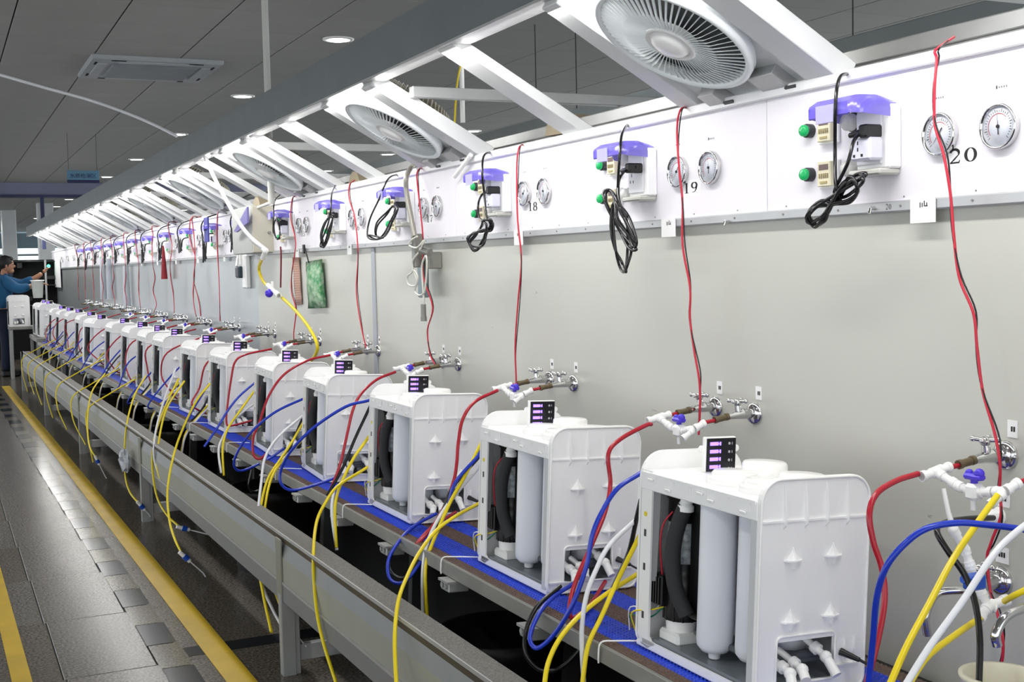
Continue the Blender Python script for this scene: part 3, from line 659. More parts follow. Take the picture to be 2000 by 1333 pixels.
    add('screen_icons', ic, mat('icon_grey', (170, 172, 178), 0.5), D)
    return P
PP = purifier_parts()
FARSKIP = {'slot', 'yellow_dot', 'clip', 'coloured_wires', 'red_lead', 'power_jack', 'pump_label', 'terminal_block', 'screen_icons', 'pipework', 'clip_rib', 'hose_elbow', 'raised_rim'}
def purifier(k, x, y, z, yaw=0.0, label=None, tilt=TILT, display=True):
    t = thing('water_purifier', label, 'water purifier', (x, y, z), 'uncased water purifiers on the belt')
    t.rotation_mode = 'ZYX'
    t.rotation_euler = (0, 0, 0)
    t.matrix_world = Matrix.Translation((x, y, z)) @ Matrix.Rotation(math.atan(-YW)+yaw, 4, 'Z') @ Matrix.Rotation(tilt, 4, 'Y')
    objs = []
    for name, me, par, lab in PP:
        if k > 8 and name in FARSKIP: objs.append(None); continue
        if not display and name in ('display_board', 'screen', 'light_bar', 'screen_icons'): objs.append(None); continue
        p = t if par is None or objs[par] is None else objs[par]
        o = bpy.data.objects.new(name, me); C.objects.link(o); o.parent = p; objs.append(o)
    return t
MYAW = {3: -0.07, 4: -0.05, 6: 0.03, 11: 0.12}
MY = [1.906, 2.804, 3.82, 4.76, 5.57, 6.53, 7.38, 8.46, 9.16, 9.95, 10.95, 12.1, 13.25, 14.45, 15.3, 16.25]
for k, y in enumerate(MY):
    jx = 0.0 if k < 4 else random.uniform(-0.006, 0.006)
    lab = 'white open-sided water purifier on the blue belt, %s' % near(k)
    purifier(k, 1.41+dx(y)*(0 if y < 4 else 0.9)+jx, y, 0.600-0.0035, MYAW.get(k, random.uniform(-0.01, 0.01) if k > 4 else 0), lab)
# the table at the far end with one purifier
t = thing('work_table', 'plain grey table at the far end of the line beside the worker', 'table', (1.05, 18.5, 0))
MB().rbox(-0.17, 0.6, 0.02, 0.38, 0.70, 0.745, 0.004).build('table_top', ALUD, t)
for x in (-0.14, 0.55):
    for y in (0.05, 0.34): MB().rbox(x-0.02, x+0.02, y-0.02, y+0.02, 0, 0.70, 0.002).build('leg', POST, t)
purifier(20, 0.89, 18.53, 0.745, 0.0, 'white purifier on the far table in front of the worker', tilt=0.0, display=False)
for k, (x, y) in enumerate(((1.2, 17.3), (1.19, 17.95))):
    purifier(20, x, y, 0.64, 0.0, ['white open purifier at the far end of the line, before the table', 'white open purifier beside the far table'][k], tilt=0.03)
t = thing('end_stand', 'short grey stand at the far end of the belt', 'stand', (1.37, 17.8, 0)); MB().rbox(-0.23, 0.23, -0.68, 0.65, 0.58, 0.635, 0.004).build('stand_top', ALUD, t)
for a in (-0.2, 0.2):
    for b in (-0.64, 0.6): MB().rbox(a-0.02, a+0.02, b-0.02, b+0.02, 0, 0.58, 0.002).build('leg', POST, t)
# ================================================================ STATIONS ON THE WALL
S0 = 1.735; PITCH = 0.979; NST = 21
def SY(k): return S0+PITCH*k
def TY(k): return 1.755+0.989*k
XB = 1.888
# digits as ribbons of varying width (serif numerals)
def ribbon(b, pts, ws, x, f, closed=False):
    n = len(pts); L = []; Rr = []
    for i, p in enumerate(pts):
        a = pts[(i+1) % n] if (closed or i < n-1) else p; c = pts[(i-1) % n] if (closed or i > 0) else p
        t = Vector((a[0]-c[0], a[1]-c[1])); t = t.normalized() if t.length > 1e-9 else Vector((1, 0)); nn = Vector((-t.y, t.x))
        L.append((p[0]+nn.x*ws[i]/2, p[1]+nn.y*ws[i]/2)); Rr.append((p[0]-nn.x*ws[i]/2, p[1]-nn.y*ws[i]/2))
    vs = [f(q) for q in L]+[f(q) for q in Rr]; m = n if closed else n-1
    b.add(vs, [(i, (i+1) % n, n+(i+1) % n, n+i) for i in range(m)])
def ring_pts(cx, cy, rx, ry, n=20, a0=0, a1=360):
    return [(cx+rx*math.cos(math.radians(a0+(a1-a0)*i/n)), cy+ry*math.sin(math.radians(a0+(a1-a0)*i/n))) for i in range(n+(0 if a1-a0 == 360 else 1))]
def digit(b, d, f):
    th, tn = 0.17, 0.05
    def wv(pts, c=(0.35, 0.5)): return [tn+(th-tn)*abs(math.cos(math.atan2(p[1]-c[1], (p[0]-c[0])*1.6))) for p in pts]
    if d == '0': p = ring_pts(0.33, 0.5, 0.25, 0.45); ribbon(b, p, wv(p, (0.33, 0.5)), 0, f, True)
    elif d == '1': ribbon(b, [(0.33, 0.03), (0.33, 0.97)], [th, th], 0, f); ribbon(b, [(0.15, 0.04), (0.52, 0.04)], [tn, tn], 0, f); ribbon(b, [(0.12, 0.86), (0.33, 0.95)], [tn, tn], 0, f)
    elif d == '2':
        p = ring_pts(0.33, 0.70, 0.22, 0.26, 12, 170, -30)+[(0.3, 0.28), (0.1, 0.05)]; ribbon(b, p, [0.12]+[tn+0.02+0.1*max(0, math.sin(math.pi*i/12)) for i in range(1, 13)]+[0.1, tn], 0, f)
        ribbon(b, [(0.08, 0.06), (0.55, 0.06), (0.6, 0.22)], [0.12, 0.12, tn], 0, f)
    elif d == '3':
        p = ring_pts(0.30, 0.73, 0.2, 0.22, 10, 160, -80); ribbon(b, p, wv(p, (0.3, 0.73)), 0, f); p = ring_pts(0.30, 0.27, 0.24, 0.24, 10, 80, -160); ribbon(b, p, wv(p, (0.3, 0.27)), 0, f)
    elif d == '4': ribbon(b, [(0.45, 0.03), (0.45, 0.97)], [th, th], 0, f); ribbon(b, [(0.45, 0.95), (0.05, 0.3), (0.62, 0.3)], [tn, tn, tn], 0, f)
    elif d == '5':
        ribbon(b, [(0.55, 0.93), (0.16, 0.93)], [0.11, 0.11], 0, f); ribbon(b, [(0.16, 0.93), (0.14, 0.5)], [tn, tn], 0, f); p = ring_pts(0.31, 0.32, 0.24, 0.29, 12, 130, -160); ribbon(b, p, wv(p, (0.31, 0.32)), 0, f)
    elif d in '69':
        g = (lambda q: f(q)) if d == '6' else (lambda q: f((0.66-q[0], 1-q[1])))
        p = ring_pts(0.33, 0.30, 0.23, 0.26); ribbon(b, p, wv(p, (0.33, 0.3)), 0, g, True); p = [(0.52, 0.92), (0.3, 0.9), (0.15, 0.65), (0.10, 0.35)]; ribbon(b, p, [tn, 0.07, 0.12, 0.14], 0, g)
    elif d == '7': ribbon(b, [(0.08, 0.93), (0.58, 0.93)], [0.12, 0.12], 0, f); ribbon(b, [(0.56, 0.9), (0.36, 0.5), (0.27, 0.03)], [tn, 0.1, th], 0, f); ribbon(b, [(0.08, 0.95), (0.07, 0.75)], [0.05, 0.03], 0, f)
    elif d == '8':
        p = ring_pts(0.33, 0.73, 0.19, 0.23); ribbon(b, p, wv(p, (0.33, 0.73)), 0, f, True); p = ring_pts(0.33, 0.26, 0.24, 0.24); ribbon(b, p, wv(p, (0.33, 0.26)), 0, f, True)
def write(s, x, y, z, h, parent, name='numeral', gap=0.75, aspect=1.0, m=INK):
    """characters on a plane facing -X; reading direction is towards -Y (left to right for the viewer)"""
    b = MB()
    for i, ch in enumerate(s):
        digit(b, ch, lambda q, i=i: (x, y-(i*gap+q[0]*aspect)*h, z+q[1]*h))
    return b.build(name, m, parent)
# shared meshes (local: x = out of wall is negative)
mesh = {}
mesh['bezel'] = MB().lathe([(0.0445, 0.0), (0.045, 0.012), (0.0435, 0.0155), (0.0405, 0.0155), (0.0392, 0.009)], axis=(-1, 0, 0), n=32, caps=False).mesh('bezel', CHROME)
mesh['dial'] = MB().lathe([(0.0395, 0.0), (0.0395, 0.010), (0.0001, 0.0102)], axis=(-1, 0, 0), n=32).mesh('dial', DIAL)
tk = MB()
for i in range(28):
    a = math.radians(-45+270*i/27); r0, r1 = 0.028, (0.0345 if i % 3 == 0 else 0.032)
    d = Vector((0, math.cos(a), math.sin(a))); s_ = Vector((0, -math.sin(a), math.cos(a)))*0.0005
    tk.add([Vector((-0.0106, 0, 0))+d*r0+s_, Vector((-0.0106, 0, 0))+d*r1+s_, Vector((-0.0106, 0, 0))+d*r1-s_, Vector((-0.0106, 0, 0))+d*r0-s_], [(0, 1, 2, 3)])
mesh['scale_marks'] = tk.mesh('scale_marks', INK)
ra = MB(); p = [(0.025*math.cos(math.radians(t)), 0.025*math.sin(math.radians(t))) for t in range(-40, 150, 12)]; ribbon(ra, p, [0.0012]*len(p), 0, lambda q: (-0.0107, q[0], q[1])); mesh['red_arc'] = ra.mesh('red_arc', INKR)
def needle(a, m='needle'):
    b = MB(); d = Vector((0, math.sin(a), math.cos(a))); s_ = Vector((0, math.cos(a), -math.sin(a)))
    o = Vector((-0.012, 0, 0)); b.add([o+d*0.033, o+s_*0.0014-d*0.016, o-s_*0.0014-d*0.016], [(0, 1, 2)]); b.cyl((-0.011, 0, 0), (-0.0135, 0, 0), 0.0035, n=10); return b.mesh(m, INK)
mesh['needle_a'] = needle(math.radians(180-38)); mesh['needle_b'] = needle(math.radians(4))
mesh['button_base'] = MB().lathe([(0.0165, 0), (0.0165, 0.016), (0.0150, 0.018), (0.0001, 0.018)], axis=(-1, 0, 0), n=20).mesh('button_base', mat('dark_bezel', (60, 62, 66), 0.3, 0.4, var=0.1))
mesh['button_cap'] = MB().lathe([(0.0135, 0.017), (0.0135, 0.026), (0.011, 0.029), (0.0001, 0.030)], axis=(-1, 0, 0), n=20).mesh('button_cap', GREEN)
mesh['lamp_base'] = MB().lathe([(0.0215, 0), (0.0215, 0.014), (0.0001, 0.015)], axis=(-1, 0, 0), n=24).mesh('lamp_base', BLACK)
mesh['lamp_dome'] = MB().lathe([(0.0195, 0.013), (0.0195, 0.030), (0.016, 0.036), (0.0001, 0.038)], axis=(-1, 0, 0), n=24).mesh('lamp_dome', mat('frosted_lamp', (216, 216, 212), 0.3, var=0.05))
mesh['timer_frame'] = MB().rbox(-0.012, 0, -0.033, 0.033, -0.034, 0.034, 0.003).mesh('timer_frame', WHITE2)
mesh['timer_body'] = MB().rbox(-0.024, -0.01, -0.023, 0.023, -0.029, 0.029, 0.002).mesh('timer_body', CREAM)
mesh['timer_window'] = MB().box(-0.0248, -0.024, -0.016, 0.016, 0.009, 0.022).mesh('timer_window', mat('timer_window', (112, 92, 88), 0.3, var=0.1))
tw2 = MB()
for i in range(5):
    y = -0.014+0.007*i; tw2.box(-0.0255, -0.024, y-0.002, y+0.002, -0.010, 0.001); tw2.box(-0.0262, -0.0255, y-0.0012, y+0.0012, -0.007, -0.0045)
mesh['timer_wheels'] = tw2.mesh('timer_wheels', mat('timer_wheel', (150, 138, 100), 0.4))
mesh['timer_bar'] = MB().box(-0.026, -0.024, -0.012, 0.012, -0.022, -0.017).mesh('timer_bar', mat('timer_bar', (176, 160, 108), 0.4))
mesh['socket_box'] = MB().rbox(-0.03, 0, -0.058, 0.036, -0.062, 0.072, 0.004).rbox(-0.034, 0, -0.074, -0.056, -0.062, 0.075, 0.004).mesh('socket_box', WHITE)
mesh['socket_face'] = MB().rbox(-0.036, -0.028, -0.050, 0.030, -0.052, 0.066, 0.003).mesh('socket_face', mat('socket_white', (226, 226, 232), 0.3, var=0.03))
mesh['socket_holes'] = MB().box(-0.0368, -0.036, 0.008, 0.0105, -0.004, 0.006).box(-0.0368, -0.036, 0.0, 0.0025, -0.022, -0.014).box(-0.0368, -0.036, 0.016, 0.0185, -0.022, -0.014).mesh('socket_holes', INK)
mesh['splash_cover'] = MB().rbox(-0.060, 0, -0.070, 0.030, -0.076, -0.062, 0.004).mesh('drip_tray', mat('clear_edge_plastic', (206, 206, 198), 0.2, var=0.1, alpha=0.85))
mesh['adapter'] = MB().rbox(-0.075, -0.036, -0.058, 0.004, -0.044, 0.005, 0.005).mesh('adapter', mat('adapter_white', (222, 222, 238), 0.35, var=0.03))
mesh['adapter_holes'] = MB().box(-0.0758, -0.075, -0.022, -0.019, -0.010, -0.002).box(-0.0758, -0.075, -0.022, -0.019, -0.024, -0.016).box(-0.0758, -0.075, -0.036, -0.030, -0.036, -0.030).box(-0.0758, -0.075, -0.012, -0.006, -0.036, -0.030).mesh('adapter_holes', INK)
# hood: curved transparent lid swung up over the socket
def hood():
    b = MB(); prof = [(-0.004, 0.0), (-0.05, 0.012), (-0.095, 0.010), (-0.118, -0.004), (-0.120, -0.030)]
    th = 0.003
    y0, y1 = -0.073, 0.088
    pr = prof+[(x+th, z-th) for x, z in prof[::-1]]
    b.prism(pr, lambda a, c, d: (a, d, c), y0+0.035, y1)
    # rounded near end
    for i in range(7):
        aa = [math.pi/2*(i+q)/7 for q in (0, 1)]; row = []
        for a in aa: row.append([(x*(0.75+0.25*math.cos(a)), y0+0.035-0.035*math.sin(a), z-0.030*(1-math.cos(a))*(1 if z > -0.02 else 0.15)) for x, z in prof])
        b.add(row[0]+row[1], [(k, k+1, k+6, k+5) for k in range(4)], True)
    b.add(row[1]+[(-0.004, y0, -0.04)], [(5, 0, 1, 2, 3, 4)])
    b.prism([(-0.004, -0.004), (-0.12, -0.008), (-0.120, -0.03), (-0.09, -0.035), (-0.08, -0.012), (-0.06, -0.012), (-0.05, -0.035), (-0.004, -0.04)], lambda a, c, d: (a, d, c), y1-0.003, y1)
    return b
mesh['hood'] = hood().mesh('hinged_hood', PURPLE)
mesh['hood_tabs'] = MB().rbox(-0.124, -0.1205, 0.0, 0.06, -0.045, -0.006, 0.001).mesh('hood_tab', mat('lilac_pale_plastic', (190, 186, 240), 0.2, alpha=0.7))
mesh['plug'] = MB().rbox(-0.084, -0.036, -0.056, -0.030, 0.004, 0.032, 0.004).cyl((-0.066, -0.030, 0.018), (-0.068, 0.012, 0.014), 0.009, 0.006, n=10).mesh('plug', BLACK)
mesh['paper_label'] = MB().box(-0.0015, 0, -0.036, 0.036, -0.024, 0.028).mesh('paper_label', PAPER)
mesh['handwriting'] = MB().box(-0.0022, -0.0015, 0.006, 0.008, 0.008, 0.019).box(-0.0022, -0.0015, 0.000, 0.002, 0.009, 0.018).box(-0.0022, -0.0015, -0.006, -0.004, 0.010, 0.022).box(-0.0022, -0.0015, -0.014, -0.007, 0.010, 0.012).box(-0.0022, -0.0015, -0.013, -0.011, 0.010, 0.018).mesh('handwriting', INK)
# faucet
fb = MB().lathe([(0.030, 0), (0.030, 0.004), (0.024, 0.012), (0.012, 0.015)], axis=(-1, 0, 0), n=24)
mesh['wall_flange'] = fb.mesh('wall_flange', CHROME)
fb = MB().cyl((-0.01, 0, 0), (-0.04, 0, 0.002), 0.012, 0.014, n=14).cyl((-0.04, 0, 0.002), (-0.085, 0, -0.002), 0.014, 0.008, n=14).cyl((-0.052, 0, 0.0), (-0.056, 0, 0.028), 0.010, 0.007, n=12)
mesh['tap_body'] = fb.mesh('tap_body', CHROME)
fb = MB().ball((-0.056, 0, 0.032), 0.011)
for i in range(4):
    a = math.pi/2*i+0.5; d = Vector((math.cos(a), math.sin(a), 0.1)); c = Vector((-0.056, 0, 0.034)); fb.cyl(c, c+d*0.022, 0.0045, n=8).ball(c+d*0.024, 0.0062, 8)
mesh['cross_handle'] = fb.mesh('cross_handle', CHROME)
mesh['hose_tail'] = MB().cyl((-0.08, 0, -0.002), (-0.128, 0, -0.008), 0.008, n=12).cyl((-0.086, 0, -0.002), (-0.094, 0, -0.003), 0.0095, n=12).cyl((-0.120, 0, -0.007), (-0.128, 0, -0.008), 0.0095, n=12).mesh('hose_tail', BRASS)
mesh['red_sleeve'] = MB().cyl((-0.116, 0, -0.008), (-0.156, 0, -0.012), 0.005, n=10).mesh('red_sleeve', T_RED)
def fitting(b, p, q, r=0.0085):
    p, q = Vector(p), Vector(q); b.cyl(p, q, r, n=12); d = q-p
    b.cyl(p, p+d*0.28, r*1.25, n=12).cyl(p+d*0.72, q, r*1.25, n=12)
m_ = MB()   # manifold between the two taps; local origin = wall point of tap A, second tap at y = -0.17
fitting(m_, (-0.150, 0, -0.010), (-0.178, 0, -0.014)); m_.ball((-0.183, 0, -0.017), 0.012); fitting(m_, (-0.188, 0, -0.017), (-0.222, 0, -0.022))
fitting(m_, (-0.183, -0.006, -0.020), (-0.180, -0.045, -0.034)); m_.ball((-0.18, -0.05, -0.036), 0.011); fitting(m_, (-0.18, -0.055, -0.037), (-0.180, -0.08, -0.040)); m_.rbox(-0.196, -0.166, -0.105, -0.078, -0.056, -0.024, 0.006)
fitting(m_, (-0.18, -0.103, -0.040), (-0.180, -0.135, -0.034)); m_.ball((-0.182, -0.145, -0.032), 0.011).ball((-0.185, -0.16, -0.030), 0.011); fitting(m_, (-0.185, -0.168, -0.026), (-0.155, -0.17, -0.014)); fitting(m_, (-0.188, -0.165, -0.032), (-0.215, -0.160, -0.05), 0.0075)
m_.cyl((-0.182, -0.09, -0.056), (-0.182, -0.09, -0.075), 0.005, n=8)
mesh['manifold'] = m_.mesh('push_fittings', WHITE2)
mesh['valve_handle'] = MB().rbox(-0.193, -0.171, -0.112, -0.072, -0.018, -0.006, 0.004).ball((-0.182, -0.104, -0.005), 0.010).ball((-0.182, -0.080, -0.007), 0.008).cyl((-0.182, -0.092, -0.026), (-0.182, -0.092, -0.012), 0.007, n=10).mesh('valve_handle', VALVE)
NB = 13
for k in range(NST):
    y = SY(k); far_ = k >= NB; S = station(k)
    for nm, dy, z, side in (('a', 0.155, 1.719, 'left'), ('b', 0.0, 1.718, 'right')):
        t = thing('pressure_gauge', 'round chrome pressure gauge, %s one of the pair at %s' % (side, S), 'gauge', (XB, y+dy, z), 'pressure gauges')
        inst(mesh['bezel'], 'bezel', t); inst(mesh['dial'], 'dial', t)
        if not far_: inst(mesh['needle_a' if nm == 'a' else 'needle_b'], 'needle', t); inst(mesh['scale_marks'], 'scale_marks', t); inst(mesh['red_arc'], 'red_arc', t)
    if k < 19:
        if k < 6:
            write(str(20-k), XB-0.0006, y+0.138, 1.656, 0.030, wr, gap=1.4 if k == 0 else 1.25, aspect=1.7)
            MB().box(XB-0.0004, XB, y+0.050, y+0.148, 1.648, 1.693).build('number_sticker', mat('sticker_white', (240, 239, 243), 0.45), wr)
        mk = MB()
        for q in range(5): mk.box(XB-0.0006, XB, y-0.012+0.006*q, y-0.0095+0.006*q, 1.793, 1.797)
        for q in range(4): mk.box(XB-0.0006, XB, y+0.152+0.006*q, y+0.1545+0.006*q, 1.793, 1.797)
        mk.box(XB-0.0006, XB, y+0.012, y+0.015, 1.792, 1.799)
        mk.build('small_print', mat('faint_ink', (120, 118, 124), 0.6), wr)
    if k > 16: continue
    for z, w_ in ((1.777, 'upper'), (1.674, 'lower')):
        t = thing('push_button', '%s green push button at %s' % (w_, S), 'button', (XB, y+0.570, z-0.006), 'green push buttons')
        inst(mesh['button_base'], 'button_base', t); inst(mesh['button_cap'], 'button_cap', t)
        t = thing('digital_timer', '%s cream digital timer with dark window at %s' % (w_, S), 'timer', (XB, y+0.498, z-0.010), 'cream digital timers')
        inst(mesh['timer_frame'], 'timer_frame', t); inst(mesh['timer_body'], 'timer_body', t)
        if not far_: inst(mesh['timer_window'], 'timer_window', t); inst(mesh['timer_wheels'], 'thumbwheels', t); inst(mesh['timer_bar'], 'reset_bar', t)
        t = thing('indicator_lamp', '%s round frosted white lamp with black rim at %s' % (w_, S), 'lamp', (XB, y+0.412, z-0.004), 'frosted indicator lamps')
        inst(mesh['lamp_base'], 'lamp_base', t); inst(mesh['lamp_dome'], 'lamp_dome', t)
    t = thing('wall_socket', 'white wall socket with lilac clear hood swung open at %s' % S, 'socket', (XB, y+0.345, 1.722), 'hooded wall sockets')
    inst(mesh['socket_box'], 'socket_box', t); inst(mesh['socket_face'], 'socket_face', t); inst(mesh['splash_cover'], 'drip_tray', t)
    h = inst(mesh['hood'], 'hinged_hood', t, (0, 0, 0.086)); inst(mesh['hood_tabs'], 'hood_tab', h)
    if k in (1, 4): inst(mesh['socket_holes'], 'socket_holes', t)
    elif not far_:
        a = thing('plug_adapter', 'white plug adapter pushed into the socket at %s' % S, 'adapter', (XB, y+0.345, 1.722)) 
        inst(mesh['adapter'], 'adapter_body', a); inst(mesh['adapter_holes'], 'adapter_holes', a)
    if k < 12:
        t = thing('paper_label', 'small white handwritten paper label stuck over the grey rail near %s' % S, 'label', (1.876, y+0.197, 1.563), 'paper labels on the rail')
        inst(mesh['paper_label'], 'paper', t); inst(mesh['handwriting'], 'handwriting', t)
    y = TY(k)   # taps: two on the upper row
    for q, (dy, w_) in enumerate(((-0.022, 'left'), (-0.195, 'right'))):
        t = thing('wall_tap', 'chrome cross-handled tap with brown hose tail, %s of the pair below %s' % (w_, S), 'tap', (1.90, y+dy, 1.071), 'chrome taps')
        for nm in ('wall_flange', 'tap_body', 'cross_handle', 'hose_tail', 'red_sleeve'):
            if k > 11 and nm == 'red_sleeve': continue
            inst(mesh[nm], nm, t)
        if k < 8:
            o = MB().box(1.8985, 1.90, y+dy-0.028, y+dy-0.004, 1.108, 1.142).build('sticker', PAPER); tag(o, 'tiny white sticker on the wall above the %s tap below %s' % (w_, S), 'sticker', 'tiny tap stickers')
            MB().box(1.8979, 1.8985, y+dy-0.023, y+dy-0.019, 1.120, 1.130).box(1.8979, 1.8985, y+dy-0.017, y+dy-0.013, 1.120, 1.130).build('sticker_print', INK, o)
    if k < 12:
        t = thing('hose_manifold', 'white push-fit hose fittings with violet valve joining the taps below %s' % S, 'fitting', (1.90, y-0.022, 1.071), 'white hose manifolds')
        inst(mesh['manifold'], 'push_fittings', t); inst(mesh['valve_handle'], 'valve_handle', t)
# ---------------------------------------------------------------- cables and wires on the wall
def cable(name, pts, r, m, label, cat, group=None, k=6, n=7):
    o = MB().tube(bez(pts, k), r, n).build(name, m); tag(o, label, cat, group); return o
def wpx(L, x): return [at(u, v, x) for u, v in L]
XW = 1.80
coil20 = [(1658, 143), (1640, 152), (1632, 200), (1631, 300), (1632, 360), (1637, 385), (1620, 400), (1592, 405), (1575, 425), (1590, 440), (1612, 430), (1622, 400), (1655, 392), (1675, 375), (1665, 352), (1648, 372), (1632, 398), (1600, 402), (1580, 420), (1598, 440), (1618, 415), (1640, 370), (1672, 342), (1688, 345), (1680, 362), (1650, 385), (1630, 375), (1655, 320), (1668, 275), (1684, 258), (1700, 255)]
coil19 = [(1228, 240), (1215, 262), (1210, 310), (1206, 380), (1205, 400), (1225, 440), (1235, 475), (1243, 488), (1228, 485), (1210, 450), (1190, 410), (1182, 385), (1190, 372), (1200, 390), (1205, 430), (1228, 460), (1240, 480), (1240, 470), (1222, 430), (1200, 400), (1198, 440), (1203, 490), (1210, 520), (1218, 532), (1225, 520), (1226, 480), (1224, 430), (1210, 395), (1208, 360), (1215, 340), (1232, 328), (1245, 326)]
coil18 = [(960, 297), (945, 305), (942, 340), (946, 380), (950, 420), (958, 440), (945, 452), (925, 455), (915, 470), (925, 488), (942, 480), (948, 455), (960, 450), (962, 435), (945, 430), (940, 442), (930, 460), (918, 476), (930, 490), (945, 470), (950, 440), (936, 425), (934, 400), (942, 380), (960, 370)]
coil17 = [(780, 340), (758, 350), (740, 390), (722, 430), (718, 462), (735, 468), (752, 460), (768, 430), (776, 410), (768, 402), (755, 420), (738, 440), (735, 460), (748, 465), (762, 445), (770, 415), (776, 400), (775, 400)]
coil16 = [(655, 362), (648, 380), (646, 410), (640, 440), (628, 470), (626, 482), (636, 478), (645, 450), (650, 425), (646, 420), (634, 440), (628, 465), (632, 484), (640, 470), (648, 440), (650, 420), (652, 415)]
coil15 = [(548, 380), (536, 395), (534, 430), (534, 455), (542, 468), (547, 455), (540, 430), (535, 440), (538, 462), (545, 465), (546, 440), (540, 425), (550, 430), (556, 431)]
coils = [coil20, coil19, coil18, coil17, coil16, coil15]
for k, L in enumerate(coils):
    if k < 5:
        m0, m1 = int(len(L)*0.25), int(len(L)*0.8); L = L[:m1]+[(u+(6, 5, 3, 2, 2)[k]*math.cos(i*1.3), v+(7, 6, 4, 3, 3)[k]*math.sin(i*1.7)-3) for i, (u, v) in enumerate(L[m0:m1])]+L[m1:]
    n = len(L); pts = []
    for i, (u, v) in enumerate(L):
        x = 1.775 - 0.012*math.sin(i*1.9)
        if i == 0: x = 1.90
        elif i <= 2: x = 1.80 if i == 1 else 1.762
        if i > n-3: x = 1.83
        pts.append(at(u, v, x))
    cable('power_cable', pts, 0.0042, T_BLACK, 'black power cable bundled in loops below the hood at %s' % station(k), 'cable', 'bundled black power cables', 6, 7)
    t = thing('power_plug', 'black angled plug in the socket at %s' % station(k), 'plug', (XB, SY(k)+0.345, 1.722), 'black plugs'); inst(mesh['plug'], 'plug_body', t)
for k in range(6, 17):
    y = SY(k)+0.42; rs = random.Random(k); pts = [(1.9, y-0.02, 1.895), (1.80, y, 1.86), (1.765, y+0.01, 1.80), (1.775, y+0.02, 1.72)]
    yc = y+rs.uniform(-0.02, 0.06); zc = rs.uniform(1.60, 1.68); hh = rs.uniform(0.05, 0.09)
    for q in range(7):
        a = q*math.pi*0.93; pts.append((1.78-0.01*math.cos(a*1.3), yc+0.02*math.sin(a*0.8)+0.03*math.sin(a), zc-hh*math.cos(a)))
    pts += [(1.80, y-0.02, 1.73), (1.83, y-0.09, 1.745)]
    cable('power_cable', pts, 0.005, T_BLACK, 'black power cable bundled in loops below the hood at %s' % station(k), 'cable', 'bundled black power cables', 5, 6)
red = [
 [(1862, 72), (1830, 97), (1830, 115), (1823, 170), (1826, 240), (1845, 300), (1854, 370), (1860, 450), (1875, 540), (1902, 610), (1906, 680), (1918, 760), (1945, 845), (1952, 900), (1950, 960), (1956, 1010), (1938, 1060), (1926, 1090), (1932, 1150), (1948, 1190), (1958, 1240), (1955, 1290), (1948, 1310), (1965, 1345)],
 [(1345, 210), (1330, 215), (1323, 260), (1325, 330), (1333, 400), (1335, 480), (1347, 560), (1346, 620), (1356, 680), (1365, 730), (1366, 775), (1364, 850)],
 [(1025, 282), (1014, 290), (1010, 345), (1010, 430), (1018, 510), (1013, 590), (1006, 680), (1007, 750), (1004, 775)],
 [(826, 328), (818, 332), (815, 350), (820, 410), (826, 470), (828, 540), (845, 600), (834, 645), (840, 690), (850, 712)],
 [(692, 352), (683, 362), (683, 390), (693, 430), (699, 500), (697, 570), (706, 640), (714, 680)],
 [(578, 382), (571, 390), (569, 430), (577, 475), (570, 530), (570, 570), (578, 605), (573, 650), (575, 672)],
 [(430, 415), (425, 420), (424, 470), (427, 540), (429, 600), (430, 628)],
 [(378, 425), (371, 432), (372, 470), (381, 505), (378, 545), (389, 590), (392, 618)],
]
for k in range(len(red), 18):
    y = SY(k)+0.155; rs = random.Random(40+k)
    red.append([Vector((1.83+rs.uniform(-0.01, 0.01), y+rs.uniform(-0.05, 0.05), z)) for z in (1.9, 1.82, 1.70, 1.55, 1.42, 1.30, 1.18, 1.09)])
for k, L in enumerate(red):
    if k < 8: P3 = [at(u, v, 1.90 if i == 0 else 1.838-(0.012 if i > 2 else 0)) for i, (u, v) in enumerate(L)]
    else: P3 = [Vector((1.9, L[0].y, 1.895))]+L
    P3 = bez(P3, 5)
    t = thing('wire_pair', 'thin twisted red and black wire pair hanging down the wall at %s' % station(k), 'wire', (0, 0, 0), 'red wire pairs')
    def off(ph): return [p+Vector((0.002*math.cos(i*0.35+ph), 0.0028*math.sin(i*0.35+ph), 0)) for i, p in enumerate(P3)]
    r_ = 0.0030 if k < 3 else 0.0033
    MB().tube(off(0), r_, 6).build('red_wire', W_RED, t)
    MB().tube([p+Vector((0.0028, 0, 0)) for p in off(2.6)], r_*0.6, 6).build('black_wire', T_BLACK, t)
# ---------------------------------------------------------------- tubes traced near the camera
RT = 0.0058
TCOL = {'red': T_RED, 'blue': T_BLUE, 'black': T_BLACK, 'white': T_WHITE, 'yellow': T_YEL}
def px(L, ks):
    """L pixels, ks: list of (index, plane) interpolated; plane >0 = X, <0 = Y"""
    out = []
    for i, (u, v) in enumerate(L):
        a = [q for q in ks if q[0] <= i][-1]; b = [q for q in ks if q[0] >= i]
        b = b[0] if b else a; t = 0 if a[0] == b[0] else (i-a[0])/(b[0]-a[0]); out.append(at(u, v, a[1]+(b[1]-a[1])*t))
    return out
def pxe(L, ks):
    p = px(L, ks); d = (p[0]-p[1]).normalized(); return [p[0]+d*0.045]+p
def hose(col, pts, where, r=RT, k=7):
    return cable(col+'_tube', pts, r, TCOL[col], '%s plastic tube %s' % (col, where), 'tube', col+' plastic tubes', k, 9)
V = Vector
